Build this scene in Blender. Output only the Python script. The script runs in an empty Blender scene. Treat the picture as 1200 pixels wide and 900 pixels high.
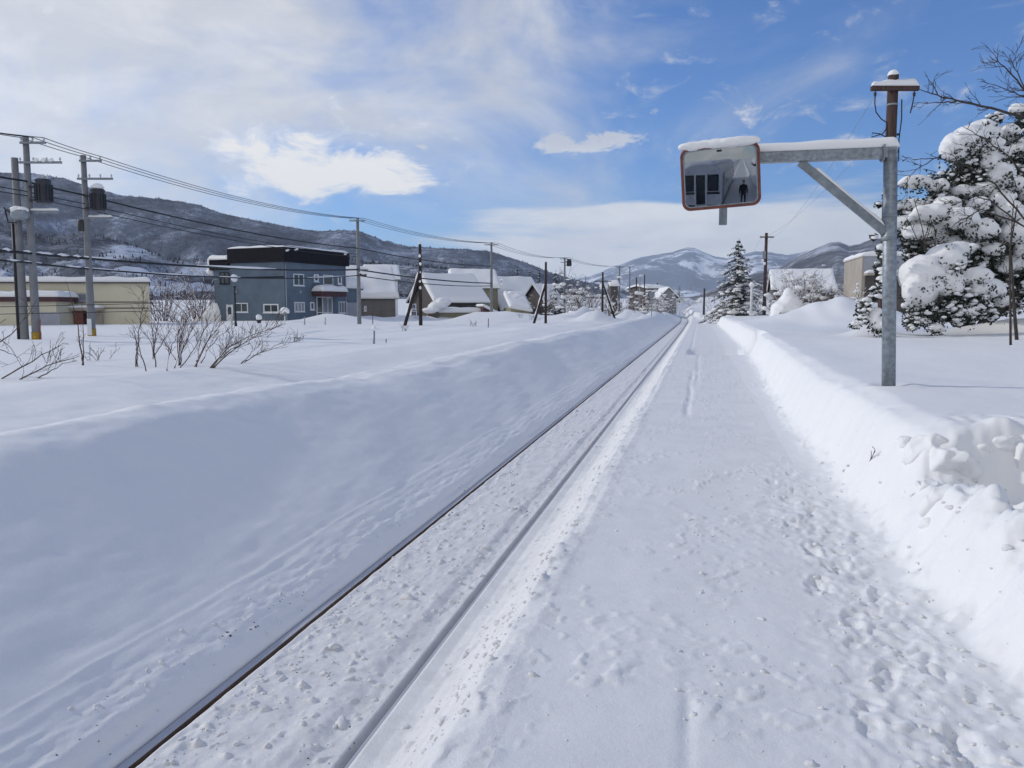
# A snowbound single-track railway seen from a country platform.
HAZE = 9.0e-5
SUN_EL_DEG, SUN_OFF, SUN_E = 28.5, 70, 2.1
SKY = (.105, 1.0, .3, 3.0)
SKY_TINT = (.42, .80, 1.30)
CLOUD_LO, CLOUD_HI = (6.5, 6.6, 6.8), (9.3, 9.2, 9.0)
EXPOSURE = -0.1
import bpy, bmesh, math, random
import numpy as np
from mathutils import Vector, Matrix, noise as mnoise

R = math.radians
scene = bpy.context.scene
COL = scene.collection
rng = random.Random(7)
nrng = np.random.default_rng(11)

# ------------------------------------------------------------------ camera
F = 950.0                      # focal length in pixels of the 1200 px wide photograph
YAW, PITCH = R(13.0), R(-5.41)
EYE = Vector((0.0, 0.0, 2.35))
HEAD = Vector((-math.sin(YAW), math.cos(YAW), 0))
RIGHT = Vector((math.cos(YAW), math.sin(YAW), 0))
cam_d = bpy.data.cameras.new('camera')
cam = bpy.data.objects.new('camera', cam_d)
COL.objects.link(cam)
cam.location = EYE
cam.rotation_euler = (R(90) + PITCH, 0, YAW)
cam_d.sensor_width = 36
cam_d.lens = F / 1200 * 36
cam_d.clip_start = 0.05
cam_d.clip_end = 30000
scene.camera = cam
CAMROT = Matrix.Rotation(YAW, 3, 'Z') @ Matrix.Rotation(R(90) + PITCH, 3, 'X')

def ray(px, py):
    d = CAMROT @ Vector(((px - 600) / F, -(py - 450) / F, -1))
    return d / d.dot(HEAD)

def P(px, py, depth):
    """World point seen at a measured photo position, at a given forward distance."""
    return EYE + ray(px, py) * depth

# ------------------------------------------------------------------ noise
_perm = np.random.default_rng(5).permutation(256)
_perm = np.concatenate([_perm, _perm, _perm])
_ga = np.random.default_rng(6).uniform(0, 2 * np.pi, 256)
_gx, _gy = np.cos(_ga), np.sin(_ga)

def perlin(x, y, seed=0):
    x = np.asarray(x, float) + seed * 17.31
    y = np.asarray(y, float) + seed * 9.77
    xi = np.floor(x).astype(int); yi = np.floor(y).astype(int)
    xf = x - xi; yf = y - yi
    u = xf * xf * xf * (xf * (xf * 6 - 15) + 10)
    v = yf * yf * yf * (yf * (yf * 6 - 15) + 10)
    def g(ix, iy, dx, dy):
        h = _perm[(_perm[ix & 255] + iy) & 255]
        return _gx[h] * dx + _gy[h] * dy
    a = g(xi, yi, xf, yf); b = g(xi + 1, yi, xf - 1, yf)
    c = g(xi, yi + 1, xf, yf - 1); d = g(xi + 1, yi + 1, xf - 1, yf - 1)
    return ((a + (b - a) * u) * (1 - v) + (c + (d - c) * u) * v) * 1.4

def fbm(x, y, oct=4, seed=0, gain=.5):
    s = 0; a = 1
    for i in range(oct):
        s = s + a * perlin(x * 2 ** i, y * 2 ** i, seed + i)
        a *= gain
    return s

def sstep(a, b, x):
    t = np.clip((np.asarray(x, float) - a) / (b - a), 0, 1)
    return t * t * (3 - 2 * t)

# ------------------------------------------------------------------ the lie of the land
def warp(Y):
    return -3.0 * np.exp(-((np.asarray(Y, float) - 235) / 60) ** 2)

def rise(Y):
    return 6.0 * sstep(165, 450, Y)

def smooth_table(pts, kernel):
    xs = np.array([p[0] for p in pts], float); zs = np.array([p[1] for p in pts], float)
    fx = np.arange(xs[0], xs[-1], .02)
    fz = np.interp(fx, xs, zs)
    n = int(kernel / .02) | 1
    k = np.hanning(n + 2)[1:-1]; k /= k.sum()
    pad = n // 2
    fz = np.convolve(np.pad(fz, pad, mode='edge'), k, mode='valid')
    return fx, fz

LEFT = smooth_table([(-60, 1.0), (-20, 1.0), (-12, 1.02), (-9.8, 1.10), (-8.6, 1.0), (-7.4, .86), (-6.5, 1.02), (-6.0, 1.2),
                     (-5.6, 1.23), (-5.25, 1.15), (-4.9, .98), (-4.4, .735), (-3.9, .495), (-3.4, .27),
                     (-3.15, .17), (-3.0, .115), (-2.9, .035), (-2.865, .0), (-2.7, -.02)], .18)
TRK = ([-2.866, -2.865, -2.802, -2.800, -2.764, -2.752, -2.60, -2.1, -2.02, -1.95, -1.86, -1.81, -1.795, -1.78, -1.733, -1.731, -1.704, -1.698, -1.655, -1.60, -1.50, -1.40, -1.28, -1.15, -1.03, -.93, -.80],
       [0, -.09, -.09, -.09, -.085, .014, .010, .008, .004, -.022, -.026, -.022, -.03, -.055, -.06, -.09, -.03, .012, .010, .006, .035, .10, .22, .40, .56, .66, .70])
BANK = smooth_table([(-1, .70), (-.12, .705), (.0, .72), (.08, .80), (.17, 1.0), (.27, 1.24), (.38, 1.40), (.60, 1.475), (1.6, 1.49), (4, 1.53),
                     (8, 1.62), (14, 1.82), (30, 2.1), (60, 2.3)], .14)

def bank_foot(Y):
    Y = np.asarray(Y, float)
    near = 1.25 + .45 * sstep(10, 32, Y) + .25 * sstep(2.5, 6.0, 6.0 - Y + 2.5) * .6
    near = near + .10 * perlin(Y * .5, Y * 0 + 3.1, 3) + .05 * perlin(Y * 2.1, Y * 0 + 1.7, 4)
    return near * (1 - sstep(108, 128, Y)) + (-.5) * sstep(108, 128, Y)

PRINTS = []      # boot prints on the platform: x, y, turn
_pr = np.random.default_rng(21)
for _x0, _y0, _y1, _ph, _dx in ((.92, 2.5, 8.5, 0, -.02), (1.08, 2.7, 7.0, .2, .01), (.72, 3.0, 6.0, .1, .05), (1.22, 3.2, 5.4, .3, .0)):
    _y, _s = _y0 + _ph, 1
    while _y < _y1:
        PRINTS.append((_x0 + _dx * (_y - _y0) + _s * .09 + _pr.normal(0, .035), _y + _pr.normal(0, .05), _pr.normal(0, .16) - _s * .1))
        _y += _pr.uniform(.30, .46); _s = -_s
MOUNDS = []      # (x, y, rx, ry, h) piles of cleared snow

def _left(X, Y, x, near, fine):
    # left bank and field
    zl = np.interp(x, LEFT[0], LEFT[1])
    crest = np.exp(-((x + 5.5) / .8) ** 2)
    zl = zl + crest * (.10 * fbm(Y * .16, x * .3, 2, 21) + .03 * fbm(Y * .9, x * 1.4, 3, 22))
    fieldw = sstep(-5.4, -8.5, x)
    zl = zl + fieldw * (.13 * fbm(x * .11, Y * .085, 3, 23) + .05 * fbm(x * .4, Y * .25, 3, 24))
    far = sstep(15, 60, -x)
    zl = zl + far * .18 * fbm(x * .05, Y * .05, 2, 25)
    slope_w = sstep(-5.9, -4.6, x) * (1 - sstep(-3.05, -2.9, x))
    zl = zl + slope_w * (.05 * fbm(x * .55 + Y * .15, Y * .22, 2, 26) + .008 * fbm(x * 1.6, Y * .7, 3, 77) + .005 * fbm(x * 5 + Y * .4, Y * .5, 2, 78))
    # the plough's scrape marks low on the slope
    low_w = np.exp(-((x + 3.10) / .17) ** 2)
    if fine:
        lump = np.maximum(0, fbm(x * 6, Y * 3.2, 3, 27) - .15)
        zl = zl + low_w * near * (.010 * lump + .008 * fbm(x * 16, Y * 5, 2, 71))
        zl = zl - .035 * np.exp(-((x + 2.955) / .03) ** 2) * near * sstep(-.5, .1, perlin(Y * .6, Y * 0 + 4, 72))
        zl = zl + .005 * sstep(-2.88, -3.05, x) * sstep(-4.3, -3.4, x) * fbm(x * 14, Y * 1.3, 2, 28) * near
        rip = sstep(-4.9, -5.6, x) * sstep(-13, -6.5, x)
        zl = zl + rip * near * .018 * fbm(x * 1.3 + Y * .35, Y * 2.3 - x * .4, 3, 29)
        zl = zl + (1 - low_w) * near * .004 * fbm(x * 5, Y * 4, 2, 30)
    return zl

def _track(X, Y, x, near, fine):
    # track bed and platform
    zt = np.interp(x, TRK[0], TRK[1])
    bed = sstep(-2.76, -2.70, x) * (1 - sstep(-1.86, -1.82, x))
    side = sstep(-1.62, -1.5, x) * (1 - sstep(-.88, -.76, x))
    plat = sstep(-.88, -.76, x)
    zt = zt + side * .03 * fbm(x * 1.2, Y * .45, 2, 31)
    if fine:
        l1 = fbm(x * 7.5, Y * 6.5, 3, 32)
        clod = np.maximum(0, fbm(x * 13, Y * 12, 2, 33) - .42)
        zt = zt + bed * near * (.008 * l1 + .006 * fbm(x * 6, Y * .9, 2, 79) + .042 * clod * (.4 + sstep(-.3, .5, perlin(x * .8, Y * .5, 34))))
        # frozen slush on the lip beside the far rail
        lip = np.exp(-((x + 2.66) / .09) ** 2)
        zt = zt + lip * near * .02 * np.maximum(-.3, fbm(x * 8, Y * 3.5, 3, 35))
        l2 = fbm(x * 5.2, Y * 4.2, 3, 36)
        clod2 = np.maximum(0, fbm(x * 9, Y * 8, 3, 37) - .35)
        zt = zt + side * near * (.009 * l2 + .035 * clod2)
        edge = np.exp(-((x + .95 + .09 * perlin(Y * .7, Y * 0, 38)) / .11) ** 2)
        zt = zt + edge * near * (.024 * fbm(x * 5, Y * 3.0, 3, 39) + .008)
        # trodden platform: a churned strip towards the bank, smoother middle
        cx = .95 + .35 * perlin(Y * .35, Y * 0 + 8, 40) + .1 * sstep(7, 3, Y)
        churn = np.exp(-((x - cx) / .42) ** 2) * sstep(11, 6, Y)
        churn = churn + .35 * np.exp(-((x - .15) / .12) ** 2) * sstep(14, 7, Y) * sstep(-.25, .3, perlin(x * .5, Y * .8, 41))
        tread = fbm(x * 3.4, Y * 3.0, 2, 42)
        tread = np.where(tread > .15, (tread - .15) * .9, tread * .35)
        crust = np.tanh(7 * (fbm(x * 6.5, Y * 5.5, 3, 74) - .08))
        zt = zt + plat * churn * (.027 * tread + .008 * crust + .009 * fbm(x * 14, Y * 13, 3, 43))
        crust2 = np.maximum(0, np.tanh(9 * (fbm(x * 8, Y * 6, 3, 75) - .30)))
        zt = zt + plat * near * .009 * crust2 * sstep(.05, .5, fbm(x * 1.6, Y * 1.1, 2, 76) + .25 * np.exp(-((x - .15) / .2) ** 2))
        for (qx, qy, qa) in PRINTS:
            if qy < Y.min() - .3 or qy > Y.max() + .3: continue
            ca, sa = math.cos(qa), math.sin(qa)
            lx = ((x - qx) * ca + (Y - qy) * sa) / .055; ly = (-(x - qx) * sa + (Y - qy) * ca) / .15
            waist = lx / (1 - .28 * np.exp(-((ly + .15) / .3) ** 2))
            d = np.sqrt(waist ** 2 + ly ** 2)
            zt = zt + np.where(d < 2.2, (-.017 * sstep(1.15, .75, d) + .006 * np.exp(-((d - 1.28) / .22) ** 2)) * sstep(-.35, .25, fbm(x * 8, Y * 8, 2, 73)), 0)
        patch = sstep(.0, .55, fbm(x * .9, Y * .6, 2, 44))
        zt = zt + plat * near * (.006 * fbm(x * 2.2, Y * 1.4, 3, 45) + patch * .010 * np.maximum(-.1, fbm(x * 9, Y * 8, 3, 46)))
        # long shovel scrapes
        for sx, y0, y1, w, dd in ((-.02, 2.2, 3.9, .03, .016), (-.16, 12, 22, .05, .022), (-.02, 17, 30, .06, .016), (-.30, 31, 90, .07, .02)):
            wig = sx + .03 * perlin(Y * .5, Y * 0 + 2, 47)
            zt = zt - dd * np.exp(-((x - wig) / w) ** 2) * sstep(y0, y0 + .8, Y) * sstep(y1, y1 - .8, Y) * (.5 + .5 * sstep(-.2, .3, perlin(Y * 1.5, x * 3, 48)))
    # a path dug across the platform
    dig = sstep(29.2, 29.8, Y) * sstep(33.2, 32.4, Y) * sstep(-.5, -.1, x)
    zt = zt - .21 * dig * (1 + .4 * perlin(x * 2, Y * 2, 49))
    return zt

def _bank(X, Y, x, near, fine):
    # right bank
    xb = bank_foot(Y)
    u = x - xb
    zb = np.interp(u, BANK[0], BANK[1])
    top = sstep(.6, 1.4, u)
    face = np.exp(-((u - .30) / .26) ** 2)
    zb = zb + top * (.05 * fbm(x * .3, Y * .22, 3, 50) + sstep(8, 30, x) * .15 * fbm(x * .07, Y * .07, 2, 51))
    zb = zb + face * (.05 * fbm(Y * .8, x * .8, 2, 52))
    if fine:
        lump = fbm(x * 4.2, Y * 4.2, 3, 53)
        zb = zb + face * near * .012 * lump + face * near * .02 * np.maximum(0, fbm(x * 6, Y * 6, 3, 54) - .3)
        foot = np.exp(-((u - .05) / .16) ** 2)
        zb = zb + foot * near * .045 * np.maximum(-.2, fbm(x * 7, Y * 7, 3, 55))
        zb = zb + top * near * .005 * fbm(x * 3, Y * 2.2, 3, 56)
    # the hollow cut by the snow blower, with a crumbled berm in front
    wob = .16 * perlin(x * 1.1, Y * 0 + .5, 57) + .03 * fbm(x * 5, Y * 3, 2, 58)
    cut = sstep(6.62 + wob, 6.22 + wob, Y) * sstep(1.72 + .12 * perlin(Y * 1.5, Y * 0, 59), 2.05, x)
    rough = .10 * fbm(x * 2.6, Y * 2.6, 4, 60)
    zcut = .98 + rough - .05 * sstep(2, 3, x)
    zb = zb * (1 - cut) + zcut * cut
    lipw = sstep(7.6, 6.6, Y) * sstep(5.8, 6.5, Y) * sstep(1.7, 2.2, x) * (1 - cut)
    zb = zb + lipw * (.08 * np.maximum(-.3, fbm(x * 3.2, Y * 3.2, 3, 61)))
    berm = sstep(6.7, 6.2, Y) * np.exp(-((x - 1.78) / .28) ** 2)
    zb = zb - berm * (.22 + .12 * fbm(x * 2.5, Y * 2.5, 3, 62)) + berm * .05 * fbm(x * 7, Y * 7, 3, 63)
    zb = zb + sstep(.04, .5, cut * (1 - cut) * 4) * .03 * fbm(x * 5, Y * 5, 2, 64)
    # notch dug into the bank at the end of the path
    notch = sstep(29.6, 29.9, Y) * sstep(32.4, 31.8, Y) * sstep(2.35, 2.15, x)
    zb = np.where(u > -.3, zb * (1 - notch) + .6 * notch, zb)
    hol = np.hypot(x - 2.07, Y - 9.71)
    zb = zb - .045 * np.exp(-(hol / .13) ** 2) + .02 * np.exp(-((hol - .26) / .1) ** 2)
    # a little drift across the right bank far off
    zb = zb - .16 * np.exp(-((Y - 42 - .5 * (x - 6)) / 3.5) ** 2) * sstep(3.5, 5.5, x) * sstep(16, 9, x)
    return u, zb

def ground(X, Y, fine=True):
    X = np.asarray(X, float); Y = np.asarray(Y, float)
    X, Y = np.broadcast_arrays(X, Y)
    x = X - warp(Y)
    near = 1 - sstep(25, 60, np.abs(Y))
    left = x < -2.8655
    if left.all():
        z = _left(X, Y, x, near, fine)
    else:
        u, zb = _bank(X, Y, x, near, fine)
        w = sstep(-.25, .02, u)
        zr = zb if (w >= 1).all() else _track(X, Y, x, near, fine) * (1 - w) + zb * w
        z = np.where(left, _left(X, Y, x, near, fine), zr) if left.any() else zr
    for (mx, my, rx, ry, h) in MOUNDS:
        d = ((X - mx) / rx) ** 2 + ((Y - my) / ry) ** 2
        m = d < 9
        if np.any(m):
            z = z + np.where(m, h * np.exp(-d) * (1 + .25 * fbm(X * .6, Y * .6, 2, 70)), 0)
    return z + rise(Y)

def gz(x, y):
    return float(ground(np.array([x]), np.array([y]), False)[0])

def hit(px, py, dmin=3, dmax=120):
    """Where the line of sight through a measured photo position meets the snow."""
    d = ray(px, py)
    ts = np.geomspace(dmin, dmax, 1500)
    pts = np.array(EYE)[None, :] + ts[:, None] * np.array(d)[None, :]
    below = pts[:, 2] < ground(pts[:, 0], pts[:, 1], False)
    i = int(np.argmax(below)) if below.any() else len(ts) - 1
    return Vector(pts[i]), float(ts[i])

def onground(px, depth, py=362):
    p = P(px, py, depth)
    return Vector((p.x, p.y, gz(p.x, p.y)))

# ------------------------------------------------------------------ tagging
def tag(o, label=None, cat=None, group=None, kind=None):
    if label: o['label'] = label
    if cat: o['category'] = cat
    if group: o['group'] = group
    if kind: o['kind'] = kind
    return o

def empty(name, loc, label, cat, group=None):
    o = bpy.data.objects.new(name, None)
    o.empty_display_size = .2
    o.location = loc
    COL.objects.link(o)
    return tag(o, label, cat, group)

def root_of(o):
    while o.parent: o = o.parent
    return o

class MB:
    def __init__(self):
        self.v = []; self.f = []
    def add(self, verts, faces):
        n = len(self.v)
        self.v.extend([tuple(p) for p in verts])
        self.f.extend([tuple(i + n for i in f) for f in faces])
        return self
    def box(self, c, size, ax=None, ay=None):
        ax = Vector(ax) if ax is not None else Vector((1, 0, 0))
        ay = Vector(ay) if ay is not None else Vector((-ax.y, ax.x, 0))
        if ay.length < 1e-6: ay = Vector((0, 1, 0))
        ax = ax.normalized(); ay = ay.normalized(); az = ax.cross(ay)
        c = Vector(c); hx, hy, hz = size[0] / 2, size[1] / 2, size[2] / 2
        vs = [c + ax * (sx * hx) + ay * (sy * hy) + az * (sz * hz) for sz in (-1, 1) for sy in (-1, 1) for sx in (-1, 1)]
        return self.add(vs, [(0, 2, 3, 1), (4, 5, 7, 6), (0, 1, 5, 4), (2, 6, 7, 3), (0, 4, 6, 2), (1, 3, 7, 5)])
    def tube(self, pts, radii, n=8, caps=True):
        pts = [Vector(p) for p in pts]
        if not hasattr(radii, '__len__'): radii = [radii] * len(pts)
        rings = []; prev = None
        for i, p in enumerate(pts):
            t = (pts[min(i + 1, len(pts) - 1)] - pts[max(i - 1, 0)])
            t = t.normalized() if t.length > 1e-9 else Vector((0, 0, 1))
            if prev is None:
                a = t.orthogonal().normalized()
            else:
                a = prev - t * prev.dot(t)
                a = a.normalized() if a.length > 1e-6 else t.orthogonal().normalized()
            prev = a; b = t.cross(a)
            rings.append([p + (a * math.cos(k * 2 * math.pi / n) + b * math.sin(k * 2 * math.pi / n)) * radii[i] for k in range(n)])
        vs = [q for r in rings for q in r]; fs = []
        for i in range(len(pts) - 1):
            for k in range(n):
                k2 = (k + 1) % n
                fs.append((i * n + k, i * n + k2, (i + 1) * n + k2, (i + 1) * n + k))
        if caps:
            fs.append(tuple(range(n - 1, -1, -1)))
            fs.append(tuple((len(pts) - 1) * n + k for k in range(n)))
        return self.add(vs, fs)
    def lathe(self, c, prof, n=16):
        """prof: list of (r, z) above c"""
        c = Vector(c); vs = []; fs = []
        for r, z in prof:
            for k in range(n):
                a = 2 * math.pi * k / n
                vs.append(c + Vector((r * math.cos(a), r * math.sin(a), z)))
        for i in range(len(prof) - 1):
            for k in range(n):
                k2 = (k + 1) % n
                fs.append((i * n + k, i * n + k2, (i + 1) * n + k2, (i + 1) * n + k))
        fs.append(tuple(range(n - 1, -1, -1))); fs.append(tuple((len(prof) - 1) * n + k for k in range(n)))
        return self.add(vs, fs)
    def prism(self, poly, vec):
        """closed polygon (3D points) swept along vec"""
        vec = Vector(vec); n = len(poly)
        vs = [Vector(p) for p in poly] + [Vector(p) + vec for p in poly]
        fs = [tuple(range(n - 1, -1, -1)), tuple(range(n, 2 * n))]
        fs += [(k, (k + 1) % n, n + (k + 1) % n, n + k) for k in range(n)]
        return self.add(vs, fs)
    def ell(self, c, r, sub=2, seed=0, amp=.12, freq=1.6):
        bm = bmesh.new(); bmesh.ops.create_icosphere(bm, subdivisions=sub, radius=1)
        c = Vector(c); off = Vector((seed * 3.1, seed * 1.7, seed * .9))
        vs = []
        for v in bm.verts:
            k = 1 + amp * mnoise.noise(v.co * freq + off) * 1.6
            vs.append(c + Vector((v.co.x * r[0], v.co.y * r[1], v.co.z * r[2])) * k)
        fs = [tuple(v.index for v in f.verts) for f in bm.faces]
        bm.free()
        return self.add(vs, fs)
    def slab(self, p00, p10, p11, p01, t, nu=14, nv=10, rnd=.12, amp=.15, seed=0, freq=1.0, over=0.0, sag=None):
        """a rounded layer of snow lying on the quad p00 p10 p11 p01"""
        p00, p10, p11, p01 = map(Vector, (p00, p10, p11, p01))
        nu = max(nu, 6); nv = max(nv, 6)
        us = [.5 - .5 * math.cos(math.pi * i / nu) for i in range(nu + 1)]
        vs_ = [.5 - .5 * math.cos(math.pi * i / nv) for i in range(nv + 1)]
        lu = (p10 - p00).length; lv = (p01 - p00).length
        e = max(rnd, t * .6)
        verts = []
        for j, v in enumerate(vs_):
            for i, u in enumerate(us):
                q = p00 * (1 - u) * (1 - v) + p10 * u * (1 - v) + p11 * u * v + p01 * (1 - u) * v
                du = min(u, 1 - u) * lu; dv = min(v, 1 - v) * lv
                def prof(d): return math.sqrt(max(0, 1 - (1 - min(d / e, 1)) ** 2))
                k = prof(du) * prof(dv)
                nn = 1 + amp * mnoise.noise(Vector((q.x * freq, q.y * freq, seed * 5.3))) * 1.5
                cu = ((p10 - p00).normalized() * (-over if u < .5 else over)) * (k * (1 - k) * 2)
                verts.append(q + Vector((0, 0, t * k * nn)))
        fs = []
        w = nu + 1
        for j in range(nv):
            for i in range(nu):
                fs.append((j * w + i, j * w + i + 1, (j + 1) * w + i + 1, (j + 1) * w + i))
        nb = len(verts)
        # underside
        verts += [p00, p10, p11, p01]
        per = [j * w for j in range(nv, -1, -1)]
        under = [i for i in range(w)] + [j * w + nu for j in range(1, w if False else nv + 1)] + [nv * w + i for i in range(nu - 1, -1, -1)] + [j * w for j in range(nv - 1, 0, -1)]
        verts = verts[:nb]
        fs.append(tuple(reversed(under)))
        return self.add(verts, fs)
    def leaves(self, pts, size, rnd, up=.0, aspect=.5):
        vs = []; fs = []
        n0 = 0
        for p in pts:
            d = Vector((rnd.gauss(0, 1), rnd.gauss(0, 1), rnd.gauss(0, 1) + up)).normalized()
            s = d.orthogonal().normalized()
            s = (Matrix.Rotation(rnd.uniform(0, 6.28), 3, d) @ s)
            L = size * rnd.uniform(.6, 1.4); w = L * aspect
            p = Vector(p)
            vs += [p - s * w * .5, p + d * L * .5 + s * w * .1, p + s * w * .5, p - d * L * .5]
            fs.append((n0, n0 + 3, n0 + 2, n0 + 1)); n0 += 4
        return self.add(vs, fs)
    def build(self, name, mat, parent=None, smooth=False, loc=None, bevel=0, label=None):
        me = bpy.data.meshes.new(name)
        off = Vector((0, 0, 0))
        if parent is not None: off = root_of(parent).location
        elif loc is not None: off = Vector(loc)
        a = np.array(self.v, dtype=float).reshape(-1, 3) - np.array(off)[None, :]
        me.from_pydata(a.tolist(), [], self.f)
        me.materials.append(mat)
        if smooth: me.shade_smooth()
        me.update()
        o = bpy.data.objects.new(name, me)
        COL.objects.link(o)
        if parent is not None: o.parent = parent
        elif loc is not None: o.location = loc
        if bevel:
            m = o.modifiers.new('bevel', 'BEVEL'); m.width = bevel; m.segments = 2; m.limit_method = 'ANGLE'
        if label: o['label'] = label
        return o

def fused(ellipsoids, voxel, amp=.05, freq=2.0, smooth_it=4):
    """several ellipsoids melted into one lumpy skin (for lying snow); returns verts, faces"""
    mb = MB()
    for i, (c, r) in enumerate(ellipsoids):
        mb.ell(c, r, 3, i, .10)
    me = bpy.data.meshes.new('tmp'); me.from_pydata([tuple(v) for v in mb.v], [], mb.f); me.update()
    ob = bpy.data.objects.new('tmp', me); COL.objects.link(ob)
    m = ob.modifiers.new('r', 'REMESH'); m.mode = 'VOXEL'; m.voxel_size = voxel; m.use_smooth_shade = True
    s = ob.modifiers.new('s', 'SMOOTH'); s.iterations = smooth_it; s.factor = .5
    dg = bpy.context.evaluated_depsgraph_get()
    ev = ob.evaluated_get(dg).to_mesh()
    vs = []
    for v in ev.vertices:
        k = amp * mnoise.noise(v.co * freq) + amp * .5 * mnoise.noise(v.co * freq * 2.7)
        vs.append(v.co + v.normal * k)
    fs = [tuple(p.vertices) for p in ev.polygons]
    ob.evaluated_get(dg).to_mesh_clear()
    bpy.data.objects.remove(ob); bpy.data.meshes.remove(me)
    return vs, fs

# ------------------------------------------------------------------ materials
def new_mat(name):
    m = bpy.data.materials.new(name); m.use_nodes = True
    nt = m.node_tree; b = nt.nodes['Principled BSDF']
    return m, nt, b

def N(nt, t, **kw):
    n = nt.nodes.new(t)
    for k, v in kw.items():
        if k in n.inputs: n.inputs[k].default_value = v
        else: setattr(n, k, v)
    return n

def ramp(nt, fac, stops):
    r = nt.nodes.new('ShaderNodeValToRGB')
    el = r.color_ramp.elements
    while len(el) < len(stops): el.new(.5)
    for e, (p, c) in zip(el, stops):
        e.position = p; e.color = (*c, 1) if len(c) == 3 else c
    nt.links.new(fac, r.inputs['Fac'])
    return r.outputs['Color']

def simple(name, col, rough=.6, metal=0, var=.15, scale=6.0, bump=0.0, bscale=40, spec=.4, stretch=(1, 1, 1), dark=None):
    m, nt, b = new_mat(name)
    tc = N(nt, 'ShaderNodeTexCoord'); mp = N(nt, 'ShaderNodeMapping')
    mp.inputs['Scale'].default_value = stretch
    nt.links.new(tc.outputs['Object'], mp.inputs['Vector'])
    no = N(nt, 'ShaderNodeTexNoise', Scale=scale, Detail=6.0, Roughness=.6)
    nt.links.new(mp.outputs['Vector'], no.inputs['Vector'])
    lo = tuple(c * (1 - var) for c in col) if dark is None else dark
    hi = tuple(min(1, c * (1 + var)) for c in col)
    nt.links.new(ramp(nt, no.outputs['Fac'], [(.3, lo), (.7, hi)]), b.inputs['Base Color'])
    b.inputs['Roughness'].default_value = rough
    b.inputs['Metallic'].default_value = metal
    b.inputs['Specular IOR Level'].default_value = spec
    if bump:
        n2 = N(nt, 'ShaderNodeTexNoise', Scale=bscale, Detail=4.0)
        nt.links.new(mp.outputs['Vector'], n2.inputs['Vector'])
        bp = N(nt, 'ShaderNodeBump', Strength=bump, Distance=.01)
        nt.links.new(n2.outputs['Fac'], bp.inputs['Height'])
        nt.links.new(bp.outputs['Normal'], b.inputs['Normal'])
    return m

def snow_mat(name, col=(.88, .875, .86), grain=1.0, dirt=0.0, dirt_scale=3.0):
    m, nt, b = new_mat(name)
    tc = N(nt, 'ShaderNodeTexCoord')
    n1 = N(nt, 'ShaderNodeTexNoise', Scale=dirt_scale, Detail=8.0, Roughness=.65)
    nt.links.new(tc.outputs['Object'], n1.inputs['Vector'])
    d = tuple(c * (1 - dirt) for c in col)
    nt.links.new(ramp(nt, n1.outputs['Fac'], [(.30, d), (.58, col)]), b.inputs['Base Color'])
    b.inputs['Roughness'].default_value = .62
    b.inputs['Specular IOR Level'].default_value = .18
    n2 = N(nt, 'ShaderNodeTexNoise', Scale=28.0, Detail=5.0, Roughness=.7)
    n3 = N(nt, 'ShaderNodeTexNoise', Scale=160.0, Detail=2.0)
    for n in (n2, n3): nt.links.new(tc.outputs['Object'], n.inputs['Vector'])
    b1 = N(nt, 'ShaderNodeBump', Strength=.35 * grain, Distance=.012)
    b2 = N(nt, 'ShaderNodeBump', Strength=.35 * grain, Distance=.003)
    nt.links.new(n2.outputs['Fac'], b1.inputs['Height'])
    nt.links.new(n3.outputs['Fac'], b2.inputs['Height'])
    nt.links.new(b1.outputs['Normal'], b2.inputs['Normal'])
    nt.links.new(b2.outputs['Normal'], b.inputs['Normal'])
    return m

M = {}
M['snow'] = snow_mat('snow', grain=.8)
M['snow_track'] = snow_mat('snow_track', (.84, .833, .82), 1.4, .13, 4.0)
M['snow_plat'] = snow_mat('snow_platform', (.855, .85, .835), 1.0, .07, 2.2)
M['snow_soft'] = snow_mat('snow_soft', (.88, .875, .865), .4)
M['snow_roof'] = snow_mat('snow_roof', (.87, .865, .855), .3)
M['clod'] = snow_mat('snow_clod', (.82, .815, .80), 1.0, .12, 20.0)
M['ballast'] = simple('ballast', (.10, .09, .08), .9, var=.5, scale=30)
M['rail'] = simple('rail_steel', (.50, .50, .53), .45, .1, .16, 3, stretch=(6, .3, 6))
M['rail_web'] = simple('rail_rust', (.10, .065, .05), .8, 0, .3, 8)
M['galv'] = simple('galvanised_steel', (.27, .30, .325), .5, .5, .32, 22, .15, 30)
M['galv_dark'] = simple('weathered_steel', (.24, .27, .29), .55, .5, .25, 12, .2, 30)
M['orange'] = simple('red_orange_paint', (.18, .058, .040), .5, 0, .35, 14)
M['wood'] = simple('creosoted_wood', (.042, .031, .030), .85, 0, .5, 7, .5, 25, .2, (6, 6, .5))
M['wood_red'] = simple('old_brown_wood', (.080, .052, .047), .85, 0, .5, 6, .5, 25, .2, (6, 6, .4))
M['concrete'] = simple('pole_concrete', (.20, .205, .215), .8, 0, .14, 3, .2, 40)
M['black'] = simple('black_cable', (.012, .013, .017), .6, 0, .3, 8)
M['iron'] = simple('dark_iron', (.05, .05, .055), .6, .3, .3, 9)
M['transformer'] = simple('transformer_paint', (.045, .048, .058), .55, .2, .2, 4)
M['porcelain'] = simple('porcelain', (.55, .55, .55), .25, 0, .1, 4, spec=.5)
M['hazard'] = simple('yellow_guard', (.40, .25, .03), .6, 0, .45, 4)
M['blackpaint'] = simple('black_fascia', (.012, .011, .015), .7, 0, .3, 3, spec=.1)
M['white'] = simple('white_frame', (.72, .73, .75), .4, 0, .06, 5)
M['lampglass'] = simple('lamp_globe_glass', (.72, .73, .75), .25, 0, .05, 3)
M['twig'] = simple('twig_bark', (.085, .058, .05), .85, 0, .4, 9)
M['twig_red'] = simple('reddish_twig_bark', (.10, .058, .052), .8, 0, .4, 9)
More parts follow.
